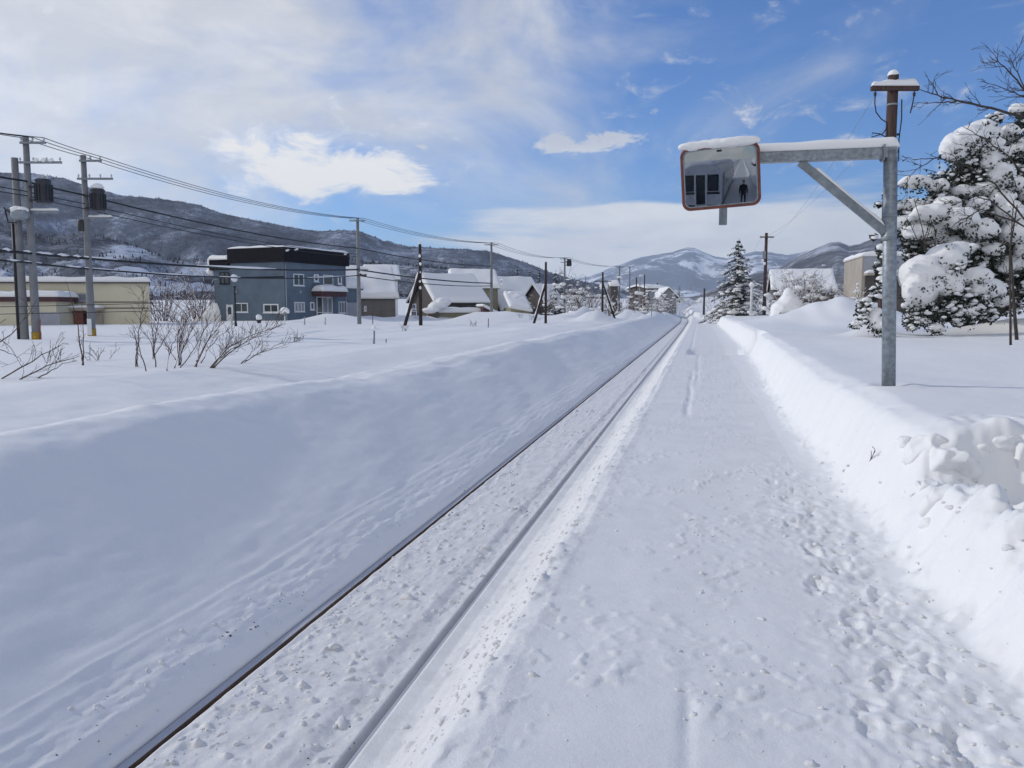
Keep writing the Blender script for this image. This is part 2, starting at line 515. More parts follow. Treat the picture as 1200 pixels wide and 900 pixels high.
M['bark'] = simple('bark', (.06, .048, .042), .9, 0, .45, 8, .6, 20)
M['leaf'] = simple('evergreen_leaf', (.026, .036, .026), .5, 0, .6, 5)
M['needle'] = simple('conifer_needles', (.020, .030, .026), .65, 0, .5, 4)
M['rust_leaf'] = simple('withered_leaf', (.10, .06, .04), .8, 0, .5, 4)
M['trainwhite'] = simple('railcar_paint', (.60, .61, .62), .4, 0, .05, 2)
M['cloth_dark'] = simple('dark_cloth', (.018, .019, .024), .85, 0, .3, 20)
M['skin'] = simple('skin', (.45, .27, .2), .6, 0, .08, 10)

def glass_mat(name, col=(.03, .04, .05)):
    m, nt, b = new_mat(name)
    b.inputs['Base Color'].default_value = (*col, 1)
    b.inputs['Roughness'].default_value = .06
    b.inputs['Specular IOR Level'].default_value = .6
    return m
M['glass'] = glass_mat('window_glass')
M['glass_pale'] = glass_mat('curtained_glass', (.22, .24, .27))

def siding(name, col, pitch=.2, var=.13, vert=False, amt=.06):
    m, nt, b = new_mat(name)
    tc = N(nt, 'ShaderNodeTexCoord')
    w = N(nt, 'ShaderNodeTexWave', Scale=.31416 / pitch, Distortion=0.0)
    w.wave_type = 'BANDS'; w.bands_direction = 'X' if vert else 'Z'; w.wave_profile = 'SAW'
    nt.links.new(tc.outputs['Object'], w.inputs['Vector'])
    no = N(nt, 'ShaderNodeTexNoise', Scale=.8, Detail=5.0)
    nt.links.new(tc.outputs['Object'], no.inputs['Vector'])
    c = ramp(nt, no.outputs['Fac'], [(.3, tuple(x * (1 - var) for x in col)), (.7, tuple(x * (1 + var) for x in col))])
    nt.links.new(c, b.inputs['Base Color'])
    bp = N(nt, 'ShaderNodeBump', Strength=.6, Distance=amt)
    nt.links.new(w.outputs['Fac'], bp.inputs['Height'])
    nt.links.new(bp.outputs['Normal'], b.inputs['Normal'])
    b.inputs['Roughness'].default_value = .6
    b.inputs['Specular IOR Level'].default_value = .3
    return m
M['blue_wall'] = siding('blue_grey_siding', (.122, .162, .208), .35)
M['beige_wall'] = siding('cream_panel', (.64, .585, .44), .6, .06, True)
M['brown_wall'] = siding('taupe_siding', (.19, .175, .165), .3)
M['grey_wall'] = siding('grey_siding', (.26, .27, .28), .3)
M['yellow_wall'] = siding('ochre_siding', (.27, .25, .17), .3)
M['olive_wall'] = siding('olive_siding', (.27, .25, .16), .3)
M['tan_wall'] = siding('tan_siding', (.42, .37, .31), .4)
M['dark_wall'] = siding('dark_boards', (.10, .085, .08), .25)
M['maroon'] = simple('maroon_boards', (.075, .03, .035), .7, 0, .3, 4)
M['red_paint'] = simple('dull_red_paint', (.28, .10, .07), .6, 0, .3, 4)
M['grey_door'] = simple('grey_shutter', (.33, .34, .38), .5, 0, .08, 3)

# ------------------------------------------------------------------ snow piles, measured in the photograph
def mound(px, depth, wpx, ry, h):
    p = P(px, 362, depth)
    MOUNDS.append((p.x, p.y, wpx / F * depth, ry, h))
for a in ((395, 76, 30, 2.5, .95), (350, 66, 26, 3, .25), (432, 84, 22, 3, .8), (478, 84, 14, 2.5, .75), (520, 92, 20, 3, 1.0), (558, 86, 18, 3, 1.1),
          (590, 86, 22, 3, .9), (625, 90, 22, 3, .8), (660, 88, 16, 3, .9), (700, 82, 20, 3, 1.25), (684, 95, 14, 3, 1.2), (738, 92, 16, 3, 1.5),
          (762, 110, 14, 4, 1.3), (775, 150, 16, 5, 1.7), (790, 190, 12, 8, 1.6), (752, 140, 14, 5, 1.2), (20, 31, 34, 1.6, .22), (245, 62, 14, 2.5, .3)):
    mound(*a)
MOUNDS.append((.95, 104, 1.3, 3, .8))          # heap at the platform's end
p = P(985, 345, 45); MOUNDS.append((p.x, p.y, 3.2, 5, 1.2))
p = P(1150, 380, 25.5); MOUNDS.append((p.x + 1.4, p.y, 1.8, 1.2, .45))
p = P(1020, 385, 24); MOUNDS.append((p.x, p.y, .6, .5, .35))

# ------------------------------------------------------------------ the snow-covered ground, four sheets that share their edges
def columns():
    c = []
    c += list(-np.geomspace(14, 4000, 110)[::-1])
    c += list(np.arange(-13.9, -7.0, .06))
    c += list(np.arange(-7.0, -3.4, .03))
    c += list(np.arange(-3.4, -2.88, .012))
    c += [-2.8655]
    left = c
    t = [-2.8655, -2.8645, -2.802, -2.800, -2.764, -2.758, -2.752]
    t += list(np.arange(-2.74, -1.87, .0115)) + list(np.arange(-1.865, -1.80, .008))
    t += [-1.795, -1.78, -1.76, -1.7335, -1.7325, -1.7045, -1.7035, -1.698, -1.68, -1.655]
    t += list(np.arange(-1.64, -.72, .0125)) + [-.71]
    p = list(np.arange(-.71, 1.0, .0125)) + [1.0]
    r = list(np.arange(1.0, 2.6, .016)) + list(np.arange(2.6, 6, .035)) + list(np.arange(6, 14, .12)) + list(np.geomspace(14, 4000, 90))
    return [np.array(x) for x in (left, t, p, r)]

def rows():
    y = list(-np.geomspace(2, 400, 40)[::-1]) + list(np.arange(-1.9, 2.2, .12))
    v = 2.2
    while v < 6000:
        y.append(v)
        v += max(.0125, v * v / 1500) if v < 160 else v * .1
    return np.array(y)
YS = rows()
def sheet(name, xs, mat):
    XX, YY = np.meshgrid(xs, YS)
    XX = XX + np.where(np.abs(XX) < 14, warp(YY), warp(YY) * np.clip(1 - (np.abs(XX) - 14) / 60, 0, 1))
    ZZ = np.empty_like(XX)
    for i in range(0, len(YS), 64):
        yy = YS[i:i + 64]
        ZZ[i:i + 64] = ground(XX[i:i + 64], YY[i:i + 64], bool(((yy > -3) & (yy < 61)).any()))
    nx, ny = len(xs), len(YS)
    co = np.stack([XX, YY, ZZ], -1).reshape(-1, 3).astype(np.float32)
    i = np.arange(ny - 1)[:, None] * nx + np.arange(nx - 1)[None, :]
    q = np.stack([i, i + 1, i + nx + 1, i + nx], -1).reshape(-1, 4).astype(np.int32)
    me = bpy.data.meshes.new(name)
    me.vertices.add(len(co)); me.vertices.foreach_set('co', co.ravel())
    me.loops.add(q.size); me.loops.foreach_set('vertex_index', q.ravel())
    me.polygons.add(len(q))
    me.polygons.foreach_set('loop_start', np.arange(0, q.size, 4, dtype=np.int32))
    me.polygons.foreach_set('loop_total', np.full(len(q), 4, dtype=np.int32))
    me.update(calc_edges=True)
    me.shade_smooth()
    me.materials.append(mat)
    o = bpy.data.objects.new(name, me); COL.objects.link(o)
    return tag(o, kind='structure')
_cl, _ct, _cp, _cr = columns()
sheet('snow_field', _cl, M['snow'])
sheet('track_bed', _ct, M['snow_track'])
sheet('platform', _cp, M['snow_plat'])
sheet('snow_bank', _cr, M['snow'])

# ------------------------------------------------------------------ rails
def rail(x0, x1, label):
    """head flush with the packed snow, web and foot below it"""
    ys = list(np.arange(-22, 60, 1.0)) + list(np.arange(60, 460, 4.0))
    xm = (x0 + x1) / 2; hw = (x1 - x0) / 2
    prof = [(-hw + .006, .0), (-hw, -.008), (-hw + .002, -.034), (-.008, -.044), (-.008, -.125), (-.058, -.14), (-.058, -.15),
            (.058, -.15), (.058, -.14), (.008, -.125), (.008, -.044), (hw - .002, -.034), (hw, -.008), (hw - .006, .0)]
    def sweep(pr, name, mat, parent=None, label=None):
        vs = []; fs = []; n = len(pr)
        for y in ys:
            w = float(warp(y)); zz = float(rise(y)) + .004 + min(.05, max(0, y - 15) * .0008)
            for (a, b) in pr: vs.append((xm + a + w, y, b + zz))
        for i in range(len(ys) - 1):
            for k in range(n):
                k2 = (k + 1) % n
                fs.append((i * n + k, i * n + k2, (i + 1) * n + k2, (i + 1) * n + k))
        fs.append(tuple(range(n - 1, -1, -1))); fs.append(tuple((len(ys) - 1) * n + k for k in range(n)))
        b = MB().add(vs, fs)
        return b.build(name, mat, parent)
    t = empty('rail', (xm, 0, 0), label, 'rail', 'rails of the single track')
    sweep([(-hw + .004, -.006), (-hw + .008, 0.001), (hw - .008, .001), (hw - .004, -.006)], 'railhead', M['rail'], t)
    sweep([(-hw + .002, -.003), (-hw, -.008), (-hw + .002, -.034), (-.008, -.044), (-.008, -.125), (-.058, -.14), (-.058, -.15), (.058, -.15), (.058, -.14), (.008, -.125), (.008, -.044), (hw - .002, -.034), (hw, -.008), (hw - .002, -.003)], 'web', M['rail_web'], t)
rail(-2.865, -2.80, 'steel rail beside the shaded snow bank, with a black gap along it')
rail(-1.733, -1.668, 'steel rail on the platform side, a thin bright line between grey ruts')

# ------------------------------------------------------------------ loose lumps of snow and dirt
def clods():
    r = random.Random(3)
    mb = MB(); dk = MB()
    base = []
    for k in range(6):
        m = MB(); m.ell((0, 0, 0), (1, .85, .65), 2, k + 1, .42, 1.5); base.append((m.v, m.f))
    def put(target, x, y, s):
        z = float(ground(np.array([x]), np.array([y]))[0])
        v, f = base[r.randrange(6)]
        a = r.uniform(0, 6.28); ca, sa = math.cos(a), math.sin(a)
        sx, sy, sz = s * r.uniform(.7, 1.4), s * r.uniform(.7, 1.2), s * r.uniform(.6, 1.1)
        target.add([(x + (p[0] * ca * sx - p[1] * sa * sy), y + (p[0] * sa * sx + p[1] * ca * sy), z + p[2] * sz + s * .02) for p in v], f)
    def cloud(n, fx, y0, y1, s0, s1, target=mb):
        for _ in range(n):
            y = y0 * (y1 / y0) ** r.random()
            put(target, fx(), y, s0 * (s1 / s0) ** (r.random() ** 2.6))
    cloud(620, lambda: r.uniform(-2.72, -1.83), 3, 22, .004, .030)
    cloud(260, lambda: r.gauss(-2.62, .06), 3, 16, .006, .026)
    cloud(420, lambda: r.uniform(-1.6, -.9), 3, 24, .006, .03)
    cloud(300, lambda: r.gauss(-.98, .12), 3, 26, .006, .028)
    cloud(150, lambda: r.gauss(-3.12, .10), 3.5, 18, .006, .022)
    cloud(110, lambda: r.uniform(-.6, 1.0), 2.5, 18, .004, .013)
    cloud(330, lambda: r.gauss(1.0, .3), 2.4, 9, .005, .026)
    cloud(160, lambda: r.gauss(.1, .12), 3, 12, .005, .02)
    cloud(50, lambda: r.gauss(1.24, .07), 3, 24, .006, .028)
    for _ in range(260):
        put(mb, r.uniform(1.5, 4), r.uniform(4.2, 6.4), .010 + .024 * r.random() ** 3)
    for x, y, s in ((-2.25, 6.0, .055), (-2.42, 5.0, .05), (-1.95, 4.1, .05), (-2.0, 7.5, .04), (-2.3, 4.6, .035), (-1.3, 5.2, .05)):
        put(mb, x, y, s)
    # ballast and frozen dirt shaken out of passing trains
    for _ in range(260):
        yy = 3.2 * (26 / 3.2) ** r.random(); put(dk, r.choice((r.uniform(-2.72, -1.83), r.gauss(-1.9, .07), r.gauss(-3.05, .09))), yy, r.uniform(.002, .006))
    for cx, cy, n in ((-2.71, 8.6, 9), (-2.0, 9.0, 10), (-2.3, 9.2, 6), (-1.92, 12, 5), (-2.9, 9.9, 6), (-3.1, 4.75, 3), (-3.05, 5.0, 4), (-1.62, 13.5, 6), (-2.2, 15, 6), (-2.5, 11, 5),
                      (-2.35, 10.3, 8), (-2.15, 8.2, 7), (-1.9, 17, 6), (-1.9, 24, 6), (-2.2, 30, 7)):
        for _ in range(n):
            put(dk, cx + r.gauss(0, .05), cy + r.gauss(0, .06), r.uniform(.004, .013))
    tag(mb.build('snow_clods', M['clod'], smooth=True), kind='stuff')
    tag(dk.build('ballast_gravel', M['ballast'], smooth=True), kind='stuff')
clods()
# broken edge of the bank where the blower stopped
def rough(vf):
    vs, fs = vf
    return [v + Vector((mnoise.noise(v * 15), mnoise.noise(v * 15 + Vector((9, 3, 1))), mnoise.noise(v * 15 + Vector((2, 7, 5))))) * .022 + Vector((0, 0, mnoise.noise(v * 4) * .05)) + Vector((.3, -.8, .5)) * (.09 * (mnoise.voronoi(v * 8)[0][0] - .35)) for v in vs], fs
def blower_edge():
    els = []
    for px, py, r in ((1062, 518, .10), (1078, 524, .15), (1098, 522, .13), (1112, 536, .17), (1128, 548, .14), (1096, 545, .12), (1086, 566, .11), (1094, 590, .10), (1091, 612, .08), (1104, 580, .09), (1196, 545, .15), (1206, 530, .2), (1142, 522, .10), (1170, 516, .12)):
        p, dep = hit(px, py + 4, 4, 12)
        els.append((p + Vector((.03, .05 + r * .3, -.03)), (r * .95, r * .9, r * .8)))
    m = MB(); m.add(*rough(fused(els, .018, .03, 6, 1)))
    tag(m.build('snow_lumps', M['snow'], smooth=True), kind='stuff')
blower_edge()

# ================================================================== things
def V3(*a): return Vector(a)
UP = Vector((0, 0, 1))

# ------------------------------------------------------------------ the driver's mirror on its gallows
def mirror_stand():
    base, dep = hit(1041, 451, 5, 14)
    base = V3(2.07, 9.71, gz(2.07, 9.71))
    t = empty('driver_mirror', base, 'orange-rimmed rectangular convex mirror on a galvanised gallows post, capped with snow', 'mirror')
    zt = 4.03
    ax, ay = base.x, base.y
    MB().tube([(ax + .01, ay, base.z - .35), (ax - .088, ay, zt + .02)], .072, 24).build('post', M['galv'], t, True)
    MB().lathe((ax, ay, base.z - .02), [(.085, 0), (.080, .05), (.073, .06)], 24).build('collar', M['galv_dark'], t, True)
    ax -= .088
    xl = .16
    arm = MB(); arm.box(((ax + .06 + xl) / 2, ay - .005, zt - .01), (ax + .06 - xl, .11, .115))
    arm.build('arm', M['galv'], t, bevel=.008)
    # diagonal brace with gussets
    a = V3(ax - .93, ay, zt - .07); b = V3(ax - .02, ay, zt - .86)
    d = (b - a).normalized(); n = d.cross(V3(0, 1, 0))
    br = MB(); br.box((a + b) / 2, ((b - a).length, .075, .085), d, V3(0, 1, 0)); br.build('brace', M['galv_dark'], t, bevel=.006)
    g = MB(); g.prism([V3(ax - .03, ay - .006, zt - .72), V3(ax - .03, ay - .006, zt - .93), V3(ax - .20, ay - .006, zt - .72)], (0, .012, 0)); g.build('gusset', M['galv'], t)
    sn = MB(); sn.slab((xl - .02, ay - .068, zt + .048), (ax + .08, ay - .068, zt + .048), (ax + .08, ay + .064, zt + .048), (xl - .02, ay + .064, zt + .048), .105, 60, 10, .05, .14, 3, 2.2)
    sn.build('snow_cap', M['snow_soft'], t, True)
    q0 = a + n * 0; sn = MB()
    up = V3(0, 0, 1)
    m1, m2 = a + d * .22, b - d * .02
    sn.slab(m1 + V3(0, -.045, .055), m2 + V3(0, -.045, .055), m2 + V3(0, .045, .055), m1 + V3(0, .045, .055), .045, 30, 8, .04, .3, 5, 6)
    sn.build('snow_cap', M['snow_soft'], t, True)
    # flange, bolts and clamps
    g = MB(); g.box((ax - .075, ay - .004, zt - .01), (.018, .16, .17)); g.build('flange', M['galv_dark'], t, bevel=.004)
    for dy in (-.062, .058):
        for dz in (-.062, .06):
            g = MB(); g.tube([V3(ax - .10, ay + dy, zt - .01 + dz), V3(ax - .084, ay + dy, zt - .01 + dz)], .011, 6); g.build('bolt', M['galv_dark'], t)
    for dz in (-.70, -.95):
        g = MB(); g.lathe((ax + .02 - dz * 0, ay, zt + dz), [(.074, 0), (.080, .006), (.080, .034), (.074, .04)], 20); g.build('band', M['galv_dark'], t, True)
    g = MB(); g.box((.235, ay - .02, zt - .01), (.16, .15, .15)); g.build('clamp', M['galv_dark'], t, bevel=.01)
    # mounting pipe behind the mirror
    MB().tube([V3(.235, ay + .02, zt - .05), V3(.235, ay + .02, 3.29)], .046, 20).build('mounting_pipe', M['galv_dark'], t, True)
    # the mirror itself
    c = V3(.19, ay - .19, 3.80)
    tgt = V3(-1.05, -1.6, 2.75)
    nrm = ((EYE - c).normalized() + (tgt - c).normalized()).normalized()
    xr = V3(0, 0, 1).cross(nrm).normalized(); xr = -xr if xr.x < 0 else xr
    zr = nrm.cross(xr); zr = -zr if zr.z < 0 else zr
    roll = R(3.2)
    xr, zr = (xr * math.cos(roll) + zr * math.sin(roll)), (zr * math.cos(roll) - xr * math.sin(roll))
    W, H, rad = .43, .345, .095
    def outline(w, h, r, k=10):
        pts = []
        for (sx, sz, a0) in ((1, 1, 0), (-1, 1, 90), (-1, -1, 180), (1, -1, 270)):
            for i in range(k + 1):
                an = R(a0 + 90 * i / k)
                pts.append((sx * (w - r) + r * math.cos(an), sz * (h - r) + r * math.sin(an)))
        return pts
    def at(x, z, y): return c + xr * x + zr * z + nrm * y
    def ringmesh(levels):
        m = MB(); vs = []; n = None
        for (w, h, r, y) in levels:
            o = outline(w, h, r); n = len(o)
            vs += [at(x, z, y) for x, z in o]
        fs = []
        for i in range(len(levels) - 1):
            for k in range(n):
                k2 = (k + 1) % n
                fs.append((i * n + k, i * n + k2, (i + 1) * n + k2, (i + 1) * n + k))
        return m.add(vs, fs), n
    # rim: a painted tray with a returned lip
    m, n = ringmesh([(W - .034, H - .034, rad - .03, .004), (W - .026, H - .026, rad - .02, .018), (W - .008, H - .008, rad - .006, .020), (W, H, rad, .010), (W, H, rad, -.035), (W - .03, H - .03, rad - .02, -.06), (W - .2, H - .2, .05, -.075)])
    m.f.append(tuple(6 * n + k for k in range(n)))
    m.build('rim', M['orange'], t, True)
    m, n = ringmesh([(W - .046, H - .046, rad - .042, .004), (W - .040, H - .040, rad - .036, .014), (W - .031, H - .031, rad - .027, .012)])
    m.build('bead', M['galv'], t, True)
    # convex face, radius of curvature about six metres
    g = MB(); RC = 5.4; gw, gh = W - .036, H - .036
    nx, nz = 48, 40; vs = []; fs = []
    for j in range(nz + 1):
        for i in range(nx + 1):
            u = -1 + 2 * i / nx; v = -1 + 2 * j / nz
            # squircle-ish mapping so that the face fits inside the rounded rim
            x = u * gw; z = v * gh; r0 = rad - .036
            ex = abs(x) - (gw - r0); ez = abs(z) - (gh - r0)
            if ex > 0 and ez > 0:
                L = max(ex, ez) / math.hypot(ex, ez)
                x = math.copysign(gw - r0 + ex * L, x); z = math.copysign(gh - r0 + ez * L, z)
            vs.append(at(x, z, .006 + (gw * gw + gh * gh - x * x - z * z) / (2 * RC) - .010))
    for j in range(nz):
        for i in range(nx):
            k = j * (nx + 1) + i
            fs.append((k, k + 1, k + nx + 2, k + nx + 1))
    m_, nt, b = new_mat('mirror_face')
    b.inputs['Metallic'].default_value = 1; b.inputs['Base Color'].default_value = (.36, .38, .40, 1)
    tcn = N(nt, 'ShaderNodeTexCoord'); no = N(nt, 'ShaderNodeTexNoise', Scale=9.0, Detail=6.0)
    nt.links.new(tcn.outputs['Object'], no.inputs['Vector'])
    nt.links.new(ramp(nt, no.outputs['Fac'], [(.40, (.006,) * 3), (.80, (.06,) * 3)]), b.inputs['Roughness'])
    g.add(vs, fs).build('mirror_face', m_, t, True)
    lab = MB(); lab.box(at(.0, H - .062, .030), (.055, .018, .002), xr, zr); lab.build('maker_plate', M['black'], t)
    s = MB()
    p0, p1 = at(-W - .005, H - .045, 0), at(W - .01, H - .02, 0)
    s.add(*fused([(at(x, H + .012 - .04 * max(0, abs(x) - .33) / .1, -.02 + .02 * math.sin(x * 9)), (.15, .085, .052 + .008 * math.cos(x * 5))) for x in (-.30, -.22, -.12, 0, .12, .22, .30)], .012, .004, 5, 12))
    s.build('snow_cap', M['snow_soft'], t, True)
mirror_stand()

# ------------------------------------------------------------------ poles
def crossarm(t, c, d, L, off, mat, th=.09, insul=3, snowy=False, inset=.06, below=False, under=0):
    """horizontal arm with its insulators; c = point on the pole axis"""
    d = d.normalized(); s = V3(-d.y, d.x, 0)
    cc = c + d * off + s * -.13
    m = MB(); m.box(cc, (L, th, th), d, s)
    o = m.build('crossarm', mat, t, bevel=.006)
    for k in range(insul):
        f = (k + .5) / insul if insul > 2 else (k * 1.0)
        q = cc + d * (-L / 2 + inset + (L - 2 * inset) * (k / max(1, insul - 1)))
        sg = -1 if below else 1
        prof = [(.014, 0), (.014, .05), (.042, .055), (.046, .085), (.028, .10), (.038, .115), (.036, .14), (.016, .16)]
        i = MB(); i.lathe(q + V3(0, 0, sg * th / 2), [(r, sg * z) for r, z in prof], 10)
        i.build('insulator', M['porcelain'] if not below else M['iron'], t, True)
    if snowy:
        e0 = cc - d * (L / 2 - .01); e1 = cc + d * (L / 2 - .01); z = V3(0, 0, th / 2 - .004)
        m = MB(); m.slab(e0 - s * th * .6 + z, e1 - s * th * .6 + z, e1 + s * th * .6 + z, e0 + s * th * .6 + z, .20, 24, 8, .14, .3, 9, 3)
        m.build('snow_cap', M['snow_soft'], t, True)
    return cc

def pole(name, label, base, top, r0, r1, mat, group=None, n=14, cat='utility pole'):
    t = empty(name, base, label, cat, group)
    MB().tube([base - UP * .5, base, V3(base.x, base.y, (base.z + top) / 2), V3(base.x, base.y, top)], [r0, r0, (r0 + r1) / 2, r1], n).build('shaft', mat, t, True)
    return t

def ztop(px, py, base):
    """height of a feature that stands straight above base and shows at photo row py"""
    dep = (base - EYE).dot(HEAD)
    d = ray(px, py)
    return EYE.z + d.z * dep

CONC = 'concrete poles of the power line along the road'
WOODG = 'old wooden telegraph poles along the line'
# bare pole with the cable duct
DP = 34.0
b0 = onground(29, DP, 398)
t = pole('utility_pole', 'plain concrete pole without crossarms, a black cable duct down its side, at the cream building', b0, ztop(19, 185, b0), .17, .13, M['concrete'], CONC)
MB().tube([b0 + V3(-.16, -.12, -.3), V3(b0.x - .15, b0.y - .10, ztop(20, 262, b0))], .075, 10).build('cable_duct', M['black'], t, True)
j = V3(b0.x + .38, b0.y - .25, ztop(26, 252, b0))
MB().tube([j + V3(-.32, 0, 0), j + V3(-.16, 0, .02), j + V3(.22, 0, .02), j + V3(.32, 0, 0)], [.20, .27, .25, .17], 14).build('splice_box', M['galv'], t, True)
s = MB(); s.add(*fused([(j + V3(-.12, 0, .18), (.28, .25, .15)), (j + V3(.12, 0, .17), (.25, .23, .13))], .03, .01, 4)); s.build('snow_cap', M['snow_soft'], t, True)
lp = MB()
for a, rr in ((0, .45), (1, .38), (2, .5)):
    lp.tube([j + V3(-.35, -.05 * a, .0), j + V3(-.62, -.1 * a, rr * .5), j + V3(-.75, 0, .1 + .1 * a), j + V3(-.62, 0, -.32), j + V3(-.2, 0, -.34)], .022, 6)
lp.build('cable_loop', M['black'], t, True)

def transformer(t, c, d, snowy):
    """pole-mounted can with cooling ribs, bushings and its bracket"""
    s = V3(-d.y, d.x, 0)
    m = MB(); m.lathe(c, [(.27, -.48), (.29, -.46), (.29, .40), (.31, .42), (.31, .46), (.25, .5)], 20)
    for k in range(14):
        a = 2 * math.pi * k / 14
        e = V3(math.cos(a), math.sin(a), 0)
        m.box(c + e * .31 + V3(0, 0, -.06), (.08, .025, .68), e, V3(-e.y, e.x, 0))
    o = m.build('transformer', M['transformer'], t)
    b = MB()
    for k in (-.18, 0, .18):
        b.lathe(c + d * k + V3(0, 0, .50), [(.035, 0), (.055, .03), (.035, .06), (.055, .09), (.03, .13), (.02, .2)], 10)
    b.build('bushings', M['porcelain'], o, True)
    for zz in (-.35, .2):
        b = MB(); b.box(c - d * .3 + V3(0, 0, zz), (.55, .12, .08), d, s); b.build('bracket', M['iron'], t)
    if snowy:
        m = MB(); m.add(*fused([(c + V3(0, 0, .57), (.30, .30, .11)), (c + V3(.04, 0, .64), (.21, .21, .11))], .035, .01, 4)); m.build('snow_cap', M['snow_soft'], t, True)

def line_pole(px, py_base, px_top, py_top, depth, label, rows, tf=None, guard=True, near=True):
    b = onground(px, depth, py_base); zt = ztop(px_top, py_top, b)
    t = pole('utility_pole', label, b, zt, .17, .115, M['concrete'], CONC)
    arms = []
    for (py, L, off, ins, extra) in rows:
        c = V3(b.x, b.y, ztop(px_top, py, b))
        cc = crossarm(t, c, RIGHT + HEAD * .25 * 0, L, off, M['galv_dark'], .09, ins)
        arms.append((cc, L))
    if guard:
        g = MB(); g.lathe((b.x, b.y, b.z - .05), [(.185, 0), (.185, .38)], 16); g.build('guard_sleeve', M['hazard'], t, True)
    return t, b, arms

tB, bB, armsB = line_pole(43, 398, 31, 160, DP, 'concrete pole with two crossarms and a bare dark transformer, beside the plain duct pole',
                          [(168, 1.05, .36, 3, 0), (191, 1.75, .62, 4, 0)])
transformer(tB, V3(bB.x, bB.y, ztop(51, 225, bB)) + RIGHT * .68 - HEAD * .1, RIGHT, False)
m = MB()
for k in (.45, .75, 1.05):
    c = V3(bB.x, bB.y, ztop(31, 189, bB)) + RIGHT * k - HEAD * .13
    m.add(*fused([(c, (.15, .08, .06)), (c + V3(.03, 0, .06), (.09, .07, .05))], .02, .008, 5))
m.build('snow_cap', M['snow_soft'], tB, True)
m = MB(); c = V3(bB.x, bB.y, ztop(38, 249, bB)); m.box(c + RIGHT * .62 - HEAD * .1, (1.3, .08, .08), RIGHT, HEAD); m.build('cable_bracket', M['galv_dark'], tB)
m = MB(); c = V3(bB.x, bB.y, ztop(38, 247, bB)); m.slab(c + RIGHT * .1 - HEAD * .16, c + RIGHT * 1.25 - HEAD * .16, c + RIGHT * 1.25 - HEAD * .04, c + RIGHT * .1 - HEAD * .04, .1, 14, 6, .06, .3, 2, 4); m.build('snow_cap', M['snow_soft'], tB, True)
m = MB(); m.tube([V3(bB.x + .27, bB.y - .1, bB.z), V3(bB.x + .30, bB.y - .1, bB.z + .85)], .03, 8); m.build('guy_guard', M['red_paint'], tB, True)

DC = 37.4
tC, bC, armsC = line_pole(108, 397, 97, 182, DC, 'concrete pole with two crossarms and a snow-capped transformer, in front of the cream building',
                          [(189, 1.0, .38, 3, 0), (210, 1.6, .55, 4, 0)])
transformer(tC, V3(bC.x, bC.y, ztop(110, 235, bC)) + RIGHT * .62 - HEAD * .1, RIGHT, True)
m = MB(); c = V3(bC.x, bC.y, ztop(104, 256, bC)); m.box(c + RIGHT * .5 - HEAD * .1, (1.5, .08, .08), RIGHT, HEAD); m.build('cable_bracket', M['galv_dark'], tC)
m = MB(); c = V3(bC.x, bC.y, ztop(104, 254.5, bC)); m.slab(c + RIGHT * .15 - HEAD * .16, c + RIGHT * 1.22 - HEAD * .16, c + RIGHT * 1.22 - HEAD * .04, c + RIGHT * .15 - HEAD * .04, .1, 14, 6, .06, .3, 2, 4); m.build('snow_cap', M['snow_soft'], tC, True)
m = MB(); c = V3(bC.x, bC.y, ztop(102, 262, bC)); m.lathe(c + V3(-.18, -.12, -.1), [(.14, -.25), (.16, -.2), (.16, .2), (.10, .26)], 12); m.build('splice_box', M['iron'], tC, True)
m = MB(); m.box(V3(bC.x, bC.y, ztop(107, 383, bC)) - HEAD * .19, (.2, .02, .75), RIGHT, HEAD); m.build('notice_strip', M['white'], tC)

tD, bD, armsD = line_pole(421, 374, 421, 256, 65, 'tall slim concrete pole standing against the right end of the blue-grey building', [(259, 1.25, 0, 3, 0)], guard=False)
m = MB(); c = V3(bD.x, bD.y, ztop(421, 316, bD)); m.box(c + RIGHT * .25 - HEAD * .1, (1.1, .08, .08), RIGHT, HEAD); m.build('cable_bracket', M['galv_dark'], tD)
m = MB(); c = V3(bD.x, bD.y, ztop(424, 322, bD)); m.box(c + RIGHT * .4 - HEAD * .1, (.5, .2, .25), RIGHT, HEAD); m.build('splice_box', M['iron'], tD)
m = MB(); c = V3(bD.x, bD.y, ztop(424, 320, bD)) + RIGHT * .4 - HEAD * .1; m.add(*fused([(c, (.34, .2, .13))], .03, .01, 4)); m.build('snow_cap', M['snow_soft'], tD, True)
tF, bF, armsF = line_pole(576, 364, 575.5, 284, 89, 'concrete pole with one crossarm, rising in front of the low house with a gable', [(287, 1.5, 0, 4, 0)], guard=False)
tH, bH, armsH = line_pole(661.5, 358, 662, 302, 117, 'distant concrete pole with double crossarm and a can transformer, at the snow-laden bushes', [(303.5, 1.4, 0, 4, 0), (307.5, 1.0, -.1, 2, 0)], guard=False)
transformer(tH, V3(bH.x, bH.y, ztop(662, 308, bH)) + RIGHT * .62, RIGHT, True)
